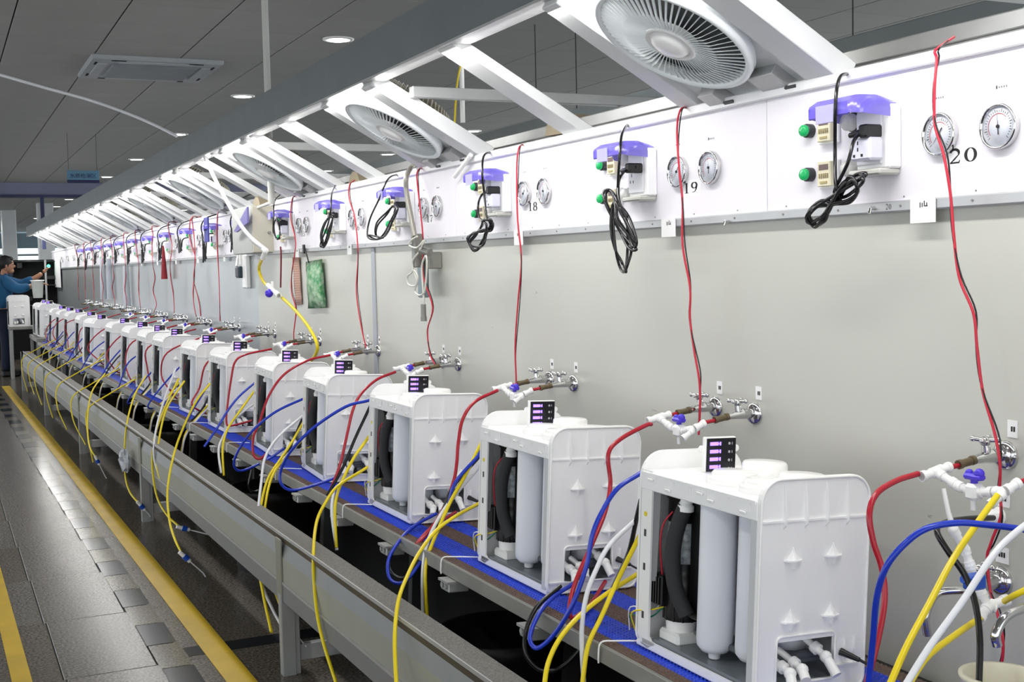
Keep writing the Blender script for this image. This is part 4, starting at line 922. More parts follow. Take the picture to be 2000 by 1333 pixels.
# station 19 bundle
hose('red', px([(1272, 829), (1260, 832), (1211, 859), (1188, 888), (1192, 946), (1182, 1000), (1157, 1062), (1126, 1133), (1113, 1182), (1118, 1208), (1153, 1182), (1182, 1137)], [(0, -2.70), (4, -2.66), (8, -2.52), (9, -2.52), (11, -2.78)]), 'looping from the violet valve below wall number 19 to the second purifier')
hose('blue', pxe([(1248, 927), (1207, 954), (1178, 996), (1157, 1045), (1145, 1108), (1116, 1186), (1082, 1240), (1049, 1267), (1035, 1245), (1053, 1199), (1082, 1166), (1120, 1141)], [(0, -2.50), (5, -2.50), (7, 1.30), (8, 1.30), (9, -2.62), (11, -2.78)][:2]+[(11, -2.72)]), 'in a big loop in front of the second purifier')
hose('black', pxe([(1244, 1010), (1228, 1079), (1199, 1145), (1170, 1211), (1132, 1270), (1095, 1305), (1058, 1311), (1029, 1282), (1027, 1236), (1049, 1186), (1095, 1145)], [(0, -2.46), (10, -2.70)]), 'in the widest loop below the second purifier')
hose('white', pxe([(1240, 1018), (1190, 1066), (1165, 1112), (1145, 1166), (1136, 1236), (1140, 1333), (1144, 1400)], [(0, -2.47), (3, -2.42), (6, -2.40)]), 'hanging in front of the second purifier')
hose('yellow', pxe([(1242, 1062), (1207, 1133), (1174, 1207), (1149, 1261), (1138, 1333), (1132, 1400)], [(0, -2.46), (5, -2.36)]), 'hanging beside the white tube at the second purifier')
hose('yellow', pxe([(1242, 1124), (1190, 1157), (1141, 1195), (1099, 1240), (1074, 1286), (1064, 1333), (1058, 1420)], [(0, -2.48), (3, -2.40), (6, -2.34)]), 'curving over the belt edge from behind the nearest purifier')
# station 20 bundle
hose('red', px([(1793, 926), (1750, 940), (1712, 965), (1698, 1005), (1706, 1060), (1722, 1110), (1728, 1170), (1715, 1250), (1690, 1345)], [(0, -1.74), (8, -1.66)]), 'arching down from the violet valve below wall number 20')
hose('blue', px([(2040, 1045), (1995, 1034), (1930, 1026), (1870, 1022), (1810, 1033), (1765, 1065), (1730, 1110), (1712, 1170), (1705, 1250), (1695, 1345)], [(0, -1.46), (9, -1.62)]), 'arching over at the right edge of the picture')
hose('yellow', px([(1948, 968), (1905, 1028), (1860, 1095), (1815, 1180), (1770, 1265), (1735, 1345)], [(0, -1.56), (5, -1.46)]), 'running steeply down from the fittings at the right edge')
hose('white', px([(2040, 1000), (1985, 1040), (1940, 1085), (1880, 1175), (1815, 1265), (1765, 1345)], [(0, -1.44), (5, -1.42)]), 'running down across the black tube at the right edge')
hose('yellow', px([(1918, 1205), (1860, 1245), (1810, 1285), (1770, 1345)], [(0, -1.60), (3, -1.44)]), 'leaving the lower white elbow at the right edge')
hose('yellow', px([(1962, 1175), (1985, 1162), (2040, 1135)], [(0, -1.58), (2, -1.50)]), 'short piece entering the lower white elbow from the right')
hose('black', px([(1940, 1012), (1890, 1014), (1845, 1022), (1830, 1038), (1850, 1075), (1885, 1125), (1905, 1180), (1914, 1250), (1912, 1345)], [(0, -1.72), (3, -1.62), (8, -1.50)]), 'bending from the white wall knob down into the cream bucket')
# station 18 bundle
hose('red', px([(972, 763), (928, 785), (904, 819), (895, 866), (892, 904), (885, 944), (861, 1004), (830, 1048), (813, 1064), (842, 1032), (890, 1001)], [(0, -3.70), (5, -3.62), (8, -3.55), (10, -3.80)]), 'looping from the violet valve below wall number 18 to the third purifier')
hose('blue', pxe([(944, 870), (933, 892), (890, 942), (876, 985), (857, 1032), (828, 1089), (790, 1137), (762, 1132), (759, 1094), (781, 1056), (809, 1028), (852, 1004)], [(0, -3.46), (6, -3.5), (11, -3.76)]), 'in a loop in front of the third purifier')
hose('black', pxe([(942, 885), (930, 899), (885, 952), (861, 1009), (833, 1070), (795, 1127), (766, 1120), (762, 1089), (785, 1051), (828, 1013)], [(0, -3.48), (5, -3.52), (9, -3.76)]), 'following the blue loop in front of the third purifier')
hose('yellow', pxe([(942, 860), (935, 876), (909, 928), (880, 980), (857, 1032), (838, 1080), (831, 1118), (833, 1185), (838, 1240)], [(0, -3.5), (8, -3.40)]), 'dropping behind the trough rim at the third purifier')
hose('white', pxe([(940, 908), (890, 966), (857, 1013), (835, 1061), (826, 1113), (826, 1190), (830, 1240)], [(0, -3.5), (6, -3.42)]), 'dropping behind the trough rim at the third purifier')
hose('yellow', pxe([(930, 987), (890, 1009), (852, 1037), (819, 1080), (795, 1127), (778, 1175), (771, 1246), (774, 1333), (778, 1400)], [(0, -3.50), (3, -3.3), (4, 1.10), (5, 1.02), (8, 1.00)][:2]+[(8, -2.85)]), 'hanging over the outside of the trough at the third purifier')
# station 17 bundle
hose('red', px([(772, 727), (736, 742), (706, 769), (690, 799), (679, 844), (667, 898), (655, 934), (643, 964)], [(0, -4.68), (7, -4.35)]), 'falling from the violet valve below wall number 17')
hose('blue', pxe([(715, 784), (675, 795), (615, 834), (570, 879), (549, 918), (549, 945), (570, 958), (615, 948), (657, 933)], [(0, -4.30), (4, -4.5), (8, -4.5)]), 'in a wide loop over the trough left of the third purifier')
hose('black', pxe([(714, 813), (693, 858), (669, 915), (639, 969)], [(0, -4.35), (3, -4.35)]), 'running down beside the red tube at the fourth purifier')
hose('yellow', pxe([(711, 867), (690, 897), (669, 939), (658, 969), (654, 1000), (657, 1070)], [(0, -4.3), (5, -4.15)]), 'dropping behind the trough rim at the fourth purifier')
hose('white', px([(652, 960), (648, 990), (650, 1022), (658, 1075)], [(0, -4.35), (3, -4.15)]), 'short piece dropping behind the trough rim at the fourth purifier')
hose('yellow', pxe([(704, 922), (660, 950), (636, 982), (618, 1022), (612, 1090), (616, 1170), (628, 1242), (656, 1333), (670, 1370)], [(0, -4.25), (3, -4.1), (4, -3.9), (8, -3.55)]), 'hanging over the outside of the trough at the fourth purifier')
# station 16 bundle
hose('red', px([(645, 694), (600, 705), (555, 732), (525, 774), (507, 825), (495, 855), (495, 888), (507, 897), (522, 885)], [(0, -5.53), (8, -5.40)]), 'looping from the violet valve below the fifth station')
hose('blue', px([(600, 776), (540, 804), (495, 840), (468, 876), (457, 903), (462, 918), (480, 918), (525, 897), (555, 876)], [(0, -5.32), (8, -5.5)]), 'in a loop over the trough at the fifth purifier')
hose('white', px([(600, 806), (555, 843), (531, 870), (516, 900), (510, 945), (504, 1000), (500, 1060), (512, 1140), (532, 1190), (548, 1220)], [(0, -5.32), (4, -4.95), (9, -4.35)]), 'hanging over the trough by the nearest trough leg')
hose('yellow', px([(600, 812), (570, 864), (546, 900), (522, 939), (508, 1000), (502, 1080), (514, 1160), (530, 1235)], [(0, -5.32), (3, -5.05), (7, -4.35)]), 'hanging by the nearest trough leg, left one')
hose('yellow', px([(590, 860), (556, 895), (530, 935), (516, 1000), (512, 1070), (528, 1130), (560, 1215), (568, 1226)], [(0, -5.32), (3, -4.9), (7, -4.3)]), 'hanging by the nearest trough leg with a bent white end')
hose('black', px([(592, 815), (564, 879), (540, 924), (522, 948), (498, 961), (486, 951), (492, 918)], [(0, -5.32), (6, -5.3)]), 'curling over the trough at the fifth purifier')
hose('white', px([(568, 1226), (582, 1244), (598, 1264)], [(0, -4.3), (2, -4.25)]), 'thin bent end piece below the nearest trough leg', 0.0025)
# station 15 and beyond
hose('red', px([(531, 682), (480, 693), (459, 708), (451, 744), (445, 786), (442, 822), (450, 832), (492, 822)], [(0, -6.48), (7, -6.40)]), 'looping below the sixth station')
hose('blue', px([(505, 742), (468, 774), (444, 804), (426, 834), (399, 873)], [(0, -6.2), (4, -6.0)]), 'reaching over the belt edge at the sixth purifier')
hose('yellow', px([(500, 760), (468, 804), (444, 840), (435, 876), (437, 930)], [(0, -6.2), (4, -5.9)]), 'dropping behind the trough rim at the sixth purifier')
hose('white', px([(500, 786), (456, 822), (432, 861), (427, 885), (432, 925)], [(0, -6.2), (4, -5.9)]), 'dropping behind the trough rim at the sixth purifier')
def ended(L, ks, where, stub):
    hose('yellow', px(L, ks), where)
    p = at(*L[-1], ks[-1][1]); q = at(*stub, ks[-1][1]); d = (q-p).normalized()
    t = thing('shutoff_valve', 'blue and white shut-off valve on the yellow tube '+where, 'valve', (0, 0, 0), 'shut-off valves')
    MB().cyl(p-d*0.02, p+d*0.015, 0.010, n=10).cyl(p+d*0.032, p+d*0.05, 0.010, n=10).build('valve_body', WHITE2, t)
    MB().cyl(p+d*0.010, p+d*0.036, 0.014, n=10).build('blue_collar', VALVEB, t)
    MB().tube([p+d*0.05, q, q+V((0.01, 0.0, -0.02))], 0.0032, 6).build('white_stub', T_WHITE, t)
ended([(410, 750), (380, 790), (345, 870), (328, 950), (330, 1010), (340, 1050), (356, 1084)], [(0, -6.4), (2, -6.3), (6, -5.75)], 'hanging lowest outside the trough', (397, 1120))
ended([(349, 740), (325, 790), (303, 850), (297, 900), (305, 965), (325, 1005), (352, 1031)], [(0, -7.3), (2, -7.1), (6, -6.4)], 'hanging second lowest outside it', (424, 1049))
hose('yellow', px([(360, 745), (325, 800), (309, 870), (308, 920), (330, 962), (378, 987)], [(0, -7.2), (5, -6.5)]), 'bending back under the trough near the second leg')
hose('white', px([(343, 720), (318, 790), (303, 850), (302, 900), (320, 950), (334, 975)], [(0, -7.2), (5, -6.6)]), 'beside the yellow tubes near the second leg')
ended([(285, 735), (262, 775), (246, 840), (244, 920), (253, 960), (272, 985)], [(0, -8.3), (5, -7.3)], 'hanging by the plastic bag', (290, 1004))
ended([(205, 730), (180, 765), (171, 815), (174, 868), (188, 896)], [(0, -9.8), (4, -8.9)], 'hanging before the third trough leg', (205, 930))
# generic bundles for the purifiers farther away
for k in range(6, 16):
    y0 = MY[k]; rs = random.Random(100+k); X0 = 1.41+dx(y0); j = lambda s: rs.uniform(-s, s)
    S = 'at the %s purifier from the near end' % ORD[k]
    hose('red', [V((1.71, y0-0.08, 1.045)), V((1.60, y0-0.12, 1.02)), V((1.46+j(.04)+dx(y0), y0-0.14, 0.93)), V((X0-0.02+j(.05), y0-0.12, 0.78)), V((X0+0.0+j(.04), y0-0.18, 0.66+j(.03))), V((X0+0.09, y0-0.10, 0.61)), V((X0+0.12, y0-0.03, 0.64))], 'looping '+S, 0.0055, 5)
    hose('blue', [V((X0+0.30, y0-0.3, 0.90)), V((X0+0.12, y0-0.26, 0.86+j(.04))), V((X0-0.02, y0-0.24, 0.74+j(.04))), V((X0-0.10+j(.03), y0-0.24, 0.60)), V((X0-0.12+j(.03), y0-0.18, 0.55+j(.03))), V((X0-0.02, y0-0.12, 0.585)), V((X0+0.08, y0-0.03, 0.64))], 'looping '+S, 0.0055, 5)
    if k % 2 == 0: hose('black', [V((X0+0.30, y0-0.3, 0.86)), V((X0+0.10, y0-0.24, 0.80)), V((X0-0.02+j(.03), y0-0.22, 0.66)), V((X0-0.10, y0-0.2, 0.56+j(.03)))], 'slanting '+S, 0.0055, 5)
    hose('yellow', [V((X0+0.30, y0-0.3, 0.80)), V((X0+0.12, y0-0.26, 0.76)), V((X0+0.0, y0-0.24, 0.64)), V((X0-0.09, y0-0.25, 0.54)), V((X0-0.13, y0-0.27, 0.42))], 'dropping behind the trough '+S, 0.0055, 5)
    hose('white', [V((X0+0.28, y0-0.32, 0.80)), V((X0+0.10, y0-0.28, 0.72)), V((X0-0.02, y0-0.27, 0.62)), V((X0-0.10, y0-0.28, 0.52)), V((X0-0.13, y0-0.30, 0.42))], 'dropping behind the trough '+S, 0.0055, 5)
    if k > 8:
        hose('yellow', [V((X0+0.26, y0-0.4, 0.72)), V((X0+0.02, y0-0.38, 0.66)), V((X0-0.2, y0-0.45, 0.56)), V((X0-0.36, y0-0.5, 0.46)), V((X0-0.37+j(.01), y0-0.55, 0.28)), V((X0-0.33+j(.03), y0-0.7+j(.2), 0.10+j(.04)))], 'hanging outside the trough '+S, 0.0055, 5)
# ---------------------------------------------------------------- second row fittings at the right edge
def ctap(u, v, x, label):
    p = at(u, v, 1.90); t = thing('wall_tap', label, 'tap', p, 'chrome taps')
    for nm in ('wall_flange', 'cross_handle'): inst(mesh[nm], nm, t)
    MB().cyl((-0.01, 0, 0), (-0.06, 0, 0.0), 0.014, 0.017, n=14).ball((-0.06, 0, 0), 0.018).cyl((-0.056, 0, 0), (-0.056, 0, 0.03), 0.011, 0.008, n=12).build('tap_body', CHROME, t)
    MB().tube(bez([V((-0.06, 0, -0.01)), V((-0.10, 0.0, -0.005)), V((-0.15, 0.02, -0.01)), V((-0.18, 0.02, -0.05)), V((-0.175, 0.02, -0.09))], 6), 0.0085, 12).build('spout', CHROME, t)
    return t
ctap(1955, 1135, 1.9, 'lower chrome tap with curved spout at the right edge')
ctap(1485, 1010, 1.9, 'lower chrome tap hidden behind the nearest purifier')
sp = MB().tube(bez(px([(2030, 1185), (1990, 1192), (1962, 1208), (1945, 1240), (1948, 1262)], [(0, -1.50)]), 6), 0.0085, 12).build('curved_spout', CHROME); tag(sp, 'curved chrome spout tip at the right picture edge', 'spout')
p = at(1950, 1008, 1.90); o = MB().lathe([(0.019, 0), (0.019, 0.012), (0.012, 0.016), (0.009, 0.03), (0.0001, 0.031)], p, (-1, 0, 0), 20).build('wall_outlet', WHITE2); tag(o, 'round white plastic outlet on the wall with the black tube', 'outlet')
ch = px([(1843, 955), (1852, 1000), (1862, 1035), (1885, 1075), (1895, 1105), (1905, 1135), (1918, 1160), (1930, 1185), (1945, 1188)], [(0, -1.66), (8, -1.60)])
t = thing('fitting_chain', 'chain of white push fittings with blue valve hanging at the right edge', 'fitting')
b = MB().tube(ch[:3], [0.004, 0.0045, 0.006], 8)
for i in range(2, 8): fitting(b, ch[i], ch[i+1], 0.0078); b.ball(ch[i], 0.0105)
fitting(b, ch[7], at(1912, 1210, -1.60), 0.009); fitting(b, ch[7], at(1968, 1172, -1.60), 0.009); b.build('push_fittings', WHITE2, t)
q = at(1905, 1138, -1.60); MB().rbox(q.x-0.022, q.x+0.014, q.y-0.015, q.y+0.012, q.z-0.012, q.z+0.016, 0.004).cyl(q+V((-0.03, 0, 0.01)), q, 0.008, n=8).build('blue_valve', VALVEB, t)
for i, (u, v) in enumerate(((1960, 975), (1958, 1085))):
    p = at(u, v, 1.899); o = MB().box(1.8975, 1.8995, p.y-0.016, p.y+0.016, p.z-0.016, p.z+0.016).build('sticker', PAPER); tag(o, ['small white printed sticker below the upper tap at the right edge', 'small white printed sticker above the lower tap at the right edge'][i], 'sticker')
    MB().box(1.8968, 1.8975, p.y-0.008, p.y-0.004, p.z-0.004, p.z+0.006).box(1.8968, 1.8975, p.y-0.002, p.y+0.002, p.z-0.004, p.z+0.006).box(1.8968, 1.8975, p.y+0.004, p.y+0.008, p.z-0.004, p.z+0.006).build('sticker_print', INK, o)
p = at(1955, 1318, -1.50); o = MB().lathe([(0.062, -0.2), (0.066, -0.01), (0.070, -0.006), (0.070, 0.0), (0.058, 0.0), (0.056, -0.19), (0.0001, -0.19)], p, n=36).build('cream_bucket', mat('cream_bucket', (216, 212, 190), 0.4, var=0.04)); tag(o, 'cream plastic pipe-shaped bucket at the bottom right corner', 'bucket')
# ---------------------------------------------------------------- things hanging on the wall
x0 = 1.74
t = thing('electrical_box', 'beige metal electrical box on the wall at the foot of the white pipe', 'electrical box', (0, 0, 0))
MB().rbox(1.755, 1.90, 7.41, 7.95, 1.575, 1.868, 0.004).build('box_body', mat('box_side', (168, 170, 166), 0.45, var=0.04), t)
MB().rbox(1.759, 1.896, 7.400, 7.412, 1.580, 1.863, 0.003).build('door', BEIGE, t)
MB().cyl((1.862, 7.401, 1.70), (1.862, 7.392, 1.70), 0.010, n=12).build('lock', ALUD, t)
o = MB().cyl((1.742, 6.85, 1.845), (1.742, 6.85, CZ), 0.019, n=14).cyl((1.742, 6.85, 1.855), (1.80, 7.41, 1.855), 0.010, n=12).build('vertical_conduit', mat('conduit_white', (205, 206, 200), 0.45, var=0.04)); tag(o, 'white vertical conduit pipe from the ceiling to the electrical box', 'pipe')
o = cable('white_pipe', px([(398, 300), (415, 340), (440, 388), (470, 440), (495, 470), (516, 486)], [(0, 1.46), (5, 1.70)]), 0.012, T_WHITE, 'white flexible pipe slanting from the beam to the yellow tube', 'pipe', None, 6, 10)
e0 = at(512, 478, 1.70); e1 = at(519, 490, 1.70); e2 = at(513, 505, 1.70)
o = MB().cyl(at(490, 466, 1.69), e1, 0.015, n=12).ball(e1, 0.018).cyl(e1, e2, 0.015, n=12).build('pipe_elbow', WHITE2); tag(o, 'white elbow fitting joining the white pipe to the yellow tube', 'fitting')
hose('yellow', px([(513, 503), (506, 525), (513, 548), (530, 566), (560, 590), (590, 622), (612, 655), (620, 680), (612, 700), (600, 712)], [(0, 1.70), (4, 1.74), (9, 1.78)]), 'hanging from the white elbow on the wall', 0.009)
p = at(533, 567, 1.715); t = thing('inline_valve', 'white inline valve with violet knob on the hanging yellow tube', 'valve')
q1, q2 = at(524, 558, 1.715), at(545, 578, 1.715); b = MB(); fitting(b, q1, q2, 0.013); b.cyl(p, p+V((0, 0, 0.05)), 0.01, n=8); b.build('valve_body', WHITE2, t)
MB().ball(p+V((-0.02, 0.01, -0.018)), 0.024).build('violet_knob', VALVE, t)
# green packet, pink list
def hang(name, quad, x, th, m, label, cat):
    p = [at(u, v, x) for u, v in quad]; n_ = 6; vs = []; 
    for s_ in (0, -th):
        for i in range(n_+1):
            for j in range(n_+1):
                a = p[0].lerp(p[1], i/n_).lerp(p[3].lerp(p[2], i/n_), j/n_); bulge = math.sin(math.pi*i/n_)*math.sin(math.pi*j/n_)
                vs.append(a+V((s_*bulge-0.002*math.sin(j*2.3+i), 0, 0)))
    N = (n_+1)**2; fs = []
    for l in (0, 1):
        for i in range(n_):
            for j in range(n_): q = l*N+i*(n_+1)+j; fs.append((q, q+n_+1, q+n_+2, q+1))
    for i in range(n_):
        for (q, r2) in ((i*(n_+1), (i+1)*(n_+1)), (i*(n_+1)+n_, (i+1)*(n_+1)+n_), (i, i+1), (n_*(n_+1)+i, n_*(n_+1)+i+1)): fs.append((q, r2, r2+N, q+N))
    o = MB().add(vs, fs, True).build(name, m); tag(o, label, cat); return o, p
gm = mat('green_packet_print', (14, 138, 64), 0.35, rgb2=(176, 206, 176), scale=34, stretch=(1, 0.6, 1))
o, p = hang('green_packet', [(597, 512), (629, 506), (637, 602), (602, 603)], 1.885, 0.03, gm, 'green printed plastic packet hanging on the wall', 'packet')
MB().tube(bez([at(592, 480, 1.87), at(598, 495, 1.87), at(603, 513, 1.87)], 4), 0.004, 6).build('hanging_cord', T_BLACK, o)
MB().rbox(*[c for c in (at(594, 485, 1.87).x-0.008, at(594, 485, 1.87).x+0.004)], at(594, 485, 1.87).y-0.015, at(594, 485, 1.87).y+0.015, at(594, 485, 1.87).z-0.03, at(594, 485, 1.87).z+0.02, 0.003).build('clip', BLACK, o)
pm = mat('pink_ruled_paper', (206, 168, 152), 0.7, var=0.04)
o, p = hang('pink_list', [(571, 503), (585, 503), (590, 595), (577, 597)], 1.893, 0.004, pm, 'narrow pink ruled paper strip hanging left of the green packet', 'paper')
b = MB()
for i in range(1, 20):
    a = p[0].lerp(p[3], i/20); c = p[1].lerp(p[2], i/20); a = a.lerp(c, 0.08); c = p[0].lerp(p[3], i/20).lerp(c, 0.95); b.add([a+V((-0.006, 0, 0)), c+V((-0.006, 0, 0)), c+V((-0.006, 0, 0.0018)), a+V((-0.006, 0, 0.0018))], [(0, 1, 2, 3)])
b.build('ruled_lines', mat('ruled_ink', (120, 84, 74), 0.7), o)
# metal arm with coiled white cable at number 17
t = thing('curved_metal_arm', 'bent grey metal pipe hooked over the wall top left of number 17', 'pipe')
MB().tube(bez(px([(822, 318), (806, 324), (794, 345), (794, 375), (802, 420), (810, 462)], [(0, 1.92), (1, 1.86), (2, 1.80), (5, 1.80)]), 6), [0.011]*60, 10).build('bent_pipe', mat('arm_grey', (170, 168, 158), 0.4, 0.4, var=0.08), t)
q = at(812, 490, 1.81); MB().rbox(q.x-0.012, q.x+0.03, q.y-0.02, q.y+0.02, q.z-0.07, q.z+0.07, 0.004).cyl(at(822, 488, 1.80), at(840, 494, 1.82), 0.016, n=12).rbox(1.84, 1.9, at(838, 495, 1.85).y-0.02, at(838, 495, 1.85).y+0.03, 1.46, 1.53, 0.004).build('clamp', ALUD, t)
q = at(820, 540, 1.84); MB().rbox(q.x, q.x+0.03, q.y-0.03, q.y+0.03, q.z-0.09, q.z+0.07, 0.004).build('cooling_block', mat('blue_grey_block', (130, 146, 152), 0.4, 0.3, var=0.1), t)
cable('white_cable', px([(815, 462), (803, 470), (800, 480), (815, 484), (828, 470), (820, 490), (806, 510), (806, 530), (796, 540), (798, 556), (812, 558), (816, 540), (808, 528), (815, 550), (810, 568), (818, 577), (828, 572), (832, 550), (834, 520), (832, 500), (824, 520), (826, 560), (828, 590), (827, 600)], [(0, 1.79), (23, 1.80)]), 0.0042, mat('off_white_cable', (214, 214, 204), 0.4, var=0.04), 'off-white cable coiled round the metal arm left of number 17', 'cable', None, 5, 7)
q = at(827, 604, 1.80); o = MB().cyl(q+V((0, 0, 0.02)), q-V((0, 0, 0.03)), 0.011, n=10).cyl(q-V((0, 0, 0.03)), q-V((0, 0, 0.05)), 0.013, n=10).build('cable_connector', ALUD); tag(o, 'small metal connector hanging at the end of the off-white cable', 'connector')
o = MB().tube(px([(888, 345), (903, 325), (920, 302)], [(0, 1.86), (2, 1.86)]), 0.009, 8).build('white_rod', WHITE2); tag(o, 'short white rod leaning over the wall top left of number 18', 'rod')
o = MB().tube(bez(px([(548, 482), (549, 505), (548, 562)], [(0, 1.87)]), 4), 0.005, 6).build('hanging_lead', mat('dark_red_wire', (120, 24, 36), 0.4, var=0.1)); tag(o, 'short dark red lead hanging below the bundle at the sixth station', 'wire')
# small devices on the far stations
q = at(475, 535, 1.86); o = MB().rbox(q.x, 1.9, q.y-0.06, q.y+0.05, q.z-0.10, q.z+0.13, 0.01).build('white_device', WHITE2); tag(o, 'white box-shaped device hanging on the wall left of the electrical box', 'device')
q = at(462, 535, 1.83); o = MB().rbox(q.x, q.x+0.04, q.y-0.05, q.y+0.05, q.z-0.03, q.z+0.05, 0.01).build('dark_handset', mat('dark_teal', (24, 44, 54), 0.4, var=0.1)); tag(o, 'dark teal handset clipped beside the white device', 'handset')
MB().tube(bez([q+V((0, 0, 0.05)), q+V((0.02, 0.03, 0.12)), q+V((0.02, -0.02, 0.16)), q+V((0.02, -0.04, 0.06))], 5), 0.008, 6).build('strap', WHITE2, o)
q = at(320, 515, 1.84); o = MB().cyl(q+V((0, 0, 0.10)), q-V((0, 0, 0.14)), 0.014, 0.03, n=10).cyl(q+V((0, 0, 0.16)), q+V((0, 0, 0.10)), 0.006, 0.014, n=8).build('red_folded_cover', mat('dark_red_cloth', (150, 30, 44), 0.6, var=0.15)); tag(o, 'dark red folded cover hanging from the wire at the ninth station', 'cover')
q = at(402, 452, 1.78); o = MB().rbox(q.x, q.x+0.012, q.y-0.07, q.y+0.07, q.z-0.08, q.z+0.10, 0.003).build('blue_card', mat('blue_card', (60, 62, 150), 0.5, var=0.06)); tag(o, 'dark blue card tucked under the hood at the seventh station', 'card')
q = at(470, 425, 1.72); o = MB().prism([(-0.3, -0.1), (0.25, 0.07), (0.25, -0.05), (-0.2, -0.11)], lambda a, b, d: (q.x+d, q.y-0.7*a, q.z+0.8*b), 0, 0.012).build('lilac_sheet', mat('lilac_sheet', (110, 104, 170), 0.4, var=0.08, alpha=0.8)); tag(o, 'lilac hood left hanging crooked beside the electrical box', 'hood')
for i, (u, v, h) in enumerate(((201, 545, 0.5), (214, 545, 0.48), (247, 560, 0.45))):
    q = at(u, v, 1.85); o = MB().cyl(q+V((0, 0, h/2)), q-V((0, 0, h/2)), 0.03, 0.04, n=8).build('plastic_sleeve', mat('clear_sleeve', (196, 204, 212), 0.3, var=0.08, alpha=0.7)); tag(o, 'clear plastic sleeve hanging on the far wall, %s of three' % ['left', 'middle', 'right'][i], 'sleeve', 'clear sleeves')
q0, q1 = at(105, 508, 1.885), at(121, 562, 1.885)
o = MB().box(1.870, 1.874, q1.y, q0.y, q1.z, q0.z).build('white_poster', PAPER); tag(o, 'white sheet hanging at the far end of the wall', 'poster')
for i, (u, v) in enumerate(((1424, 432), (1709, 407))):
    p = at(u, v, 1.877); o = MB().cyl(p, p-V((0.014, 0, 0)), 0.004, n=8).cyl(p-V((0.012, 0, 0)), p-V((0.016, 0, 0.012)), 0.004, n=8).build('screw_hook', CHROME); tag(o, 'tiny chrome screw hook on the grey rail, %s' % ['left of the nearest hood', 'under the nearest hood'][i], 'hook')
write('20', 1.8778, at(1729, 403, 1.877).y, 1.572, 0.012, wr, gap=0.8)
# ceiling cables and loose strings
cable('ceiling_cable', px([(-60, 128), (0, 146), (90, 172), (180, 197), (260, 226), (310, 248), (345, 266)], [(0, -9.0), (6, -8.2)]), 0.011, T_WHITE, 'white cable sagging across the ceiling to the beam', 'cable', None, 6, 8)
for i, (L, m_, lb) in enumerate((([(500, 352), (520, 343), (545, 352), (560, 366), (585, 380)], T_RED, 'loose dark red cable lying over the wall top by the electrical box'), ([(505, 395), (520, 372), (545, 368), (570, 378), (600, 376)], T_BLACK, 'loose black cable lying over the wall top by the electrical box'), ([(455, 400), (478, 385), (500, 378), (530, 376)], T_BLACK, 'loose black cable crossing behind the electrical box'))):
    cable('loose_cable', px(L, [(0, 1.90), (len(L)-1, 1.93)]), 0.006, m_, lb, 'cable', None, 6, 6)
cable('yellow_string', px([(905, 108), (895, 150), (890, 200), (886, 310)], [(0, -5.0)]), 0.004, T_YEL, 'thin yellow string hanging behind the wall', 'string')
o = MB().cyl(at(904, 240, -5.2), Vector((at(904, 240, -5.2).x, 5.2, CZ)), 0.012, n=8).build('hanging_rod', SLAT); tag(o, 'thin white hanging rod right of the yellow string', 'rod')
for i, (u, v0, v1, yy) in enumerate(((1127, 130, 230, 6.0), (1048, 155, 225, 7.0), (1666, -10, 100, 4.0))):
    o = MB().cyl(at(u, v1, -yy), Vector((at(u, v1, -yy).x, yy, CZ)), 0.0035, n=6).build('threaded_rod', mat('rod_dark', (60, 60, 60), 0.5, 0.3)); tag(o, 'thin dark hanger rod below the ceiling, %s' % ['middle one', 'left one', 'at the top right'][i], 'rod')
# ================================================================ BACKGROUND AND WORKER
t = thing('dark_storage_rack', 'dark rack stacked with black gear behind the worker', 'rack', (1.2, 22.6, 0))
MB().box(-1.6, 0.72, 0.2, 0.5, 0, 1.74).build('backing', DARK, t)
rs = random.Random(5)
for k in range(14):
    x = -1.5+2.1*rs.random(); z = 0.9+0.75*rs.random(); w_ = 0.08+0.12*rs.random()
    MB().rbox(x, min(x+w_, 0.7), 0.05, 0.22, z, z+0.06+0.1*rs.random(), 0.008).build('gear', BLACK if k % 3 else mat('gear_slate', (46, 58, 74), 0.5, var=0.2), t)
for z in (0.95, 1.3, 1.72): MB().rbox(-1.6, 0.72, 0.0, 0.5, z-0.02, z, 0.003).build('shelf', BLACK, t)
p = at(95, 520, -22.58)-Vector((1.2, 22.6, 0)); MB().ball(p, 0.028).build('green_lamp', mat('green_led', (60, 240, 170), 0.4, emit=4.0), t)
o = MB().cyl(at(88, 508, -21.5), Vector((at(88, 508, -21.5).x, 21.5, 0)), 0.016, n=8).build('white_post', ALU); tag(o, 'slim white post by the hand of the worker', 'post')
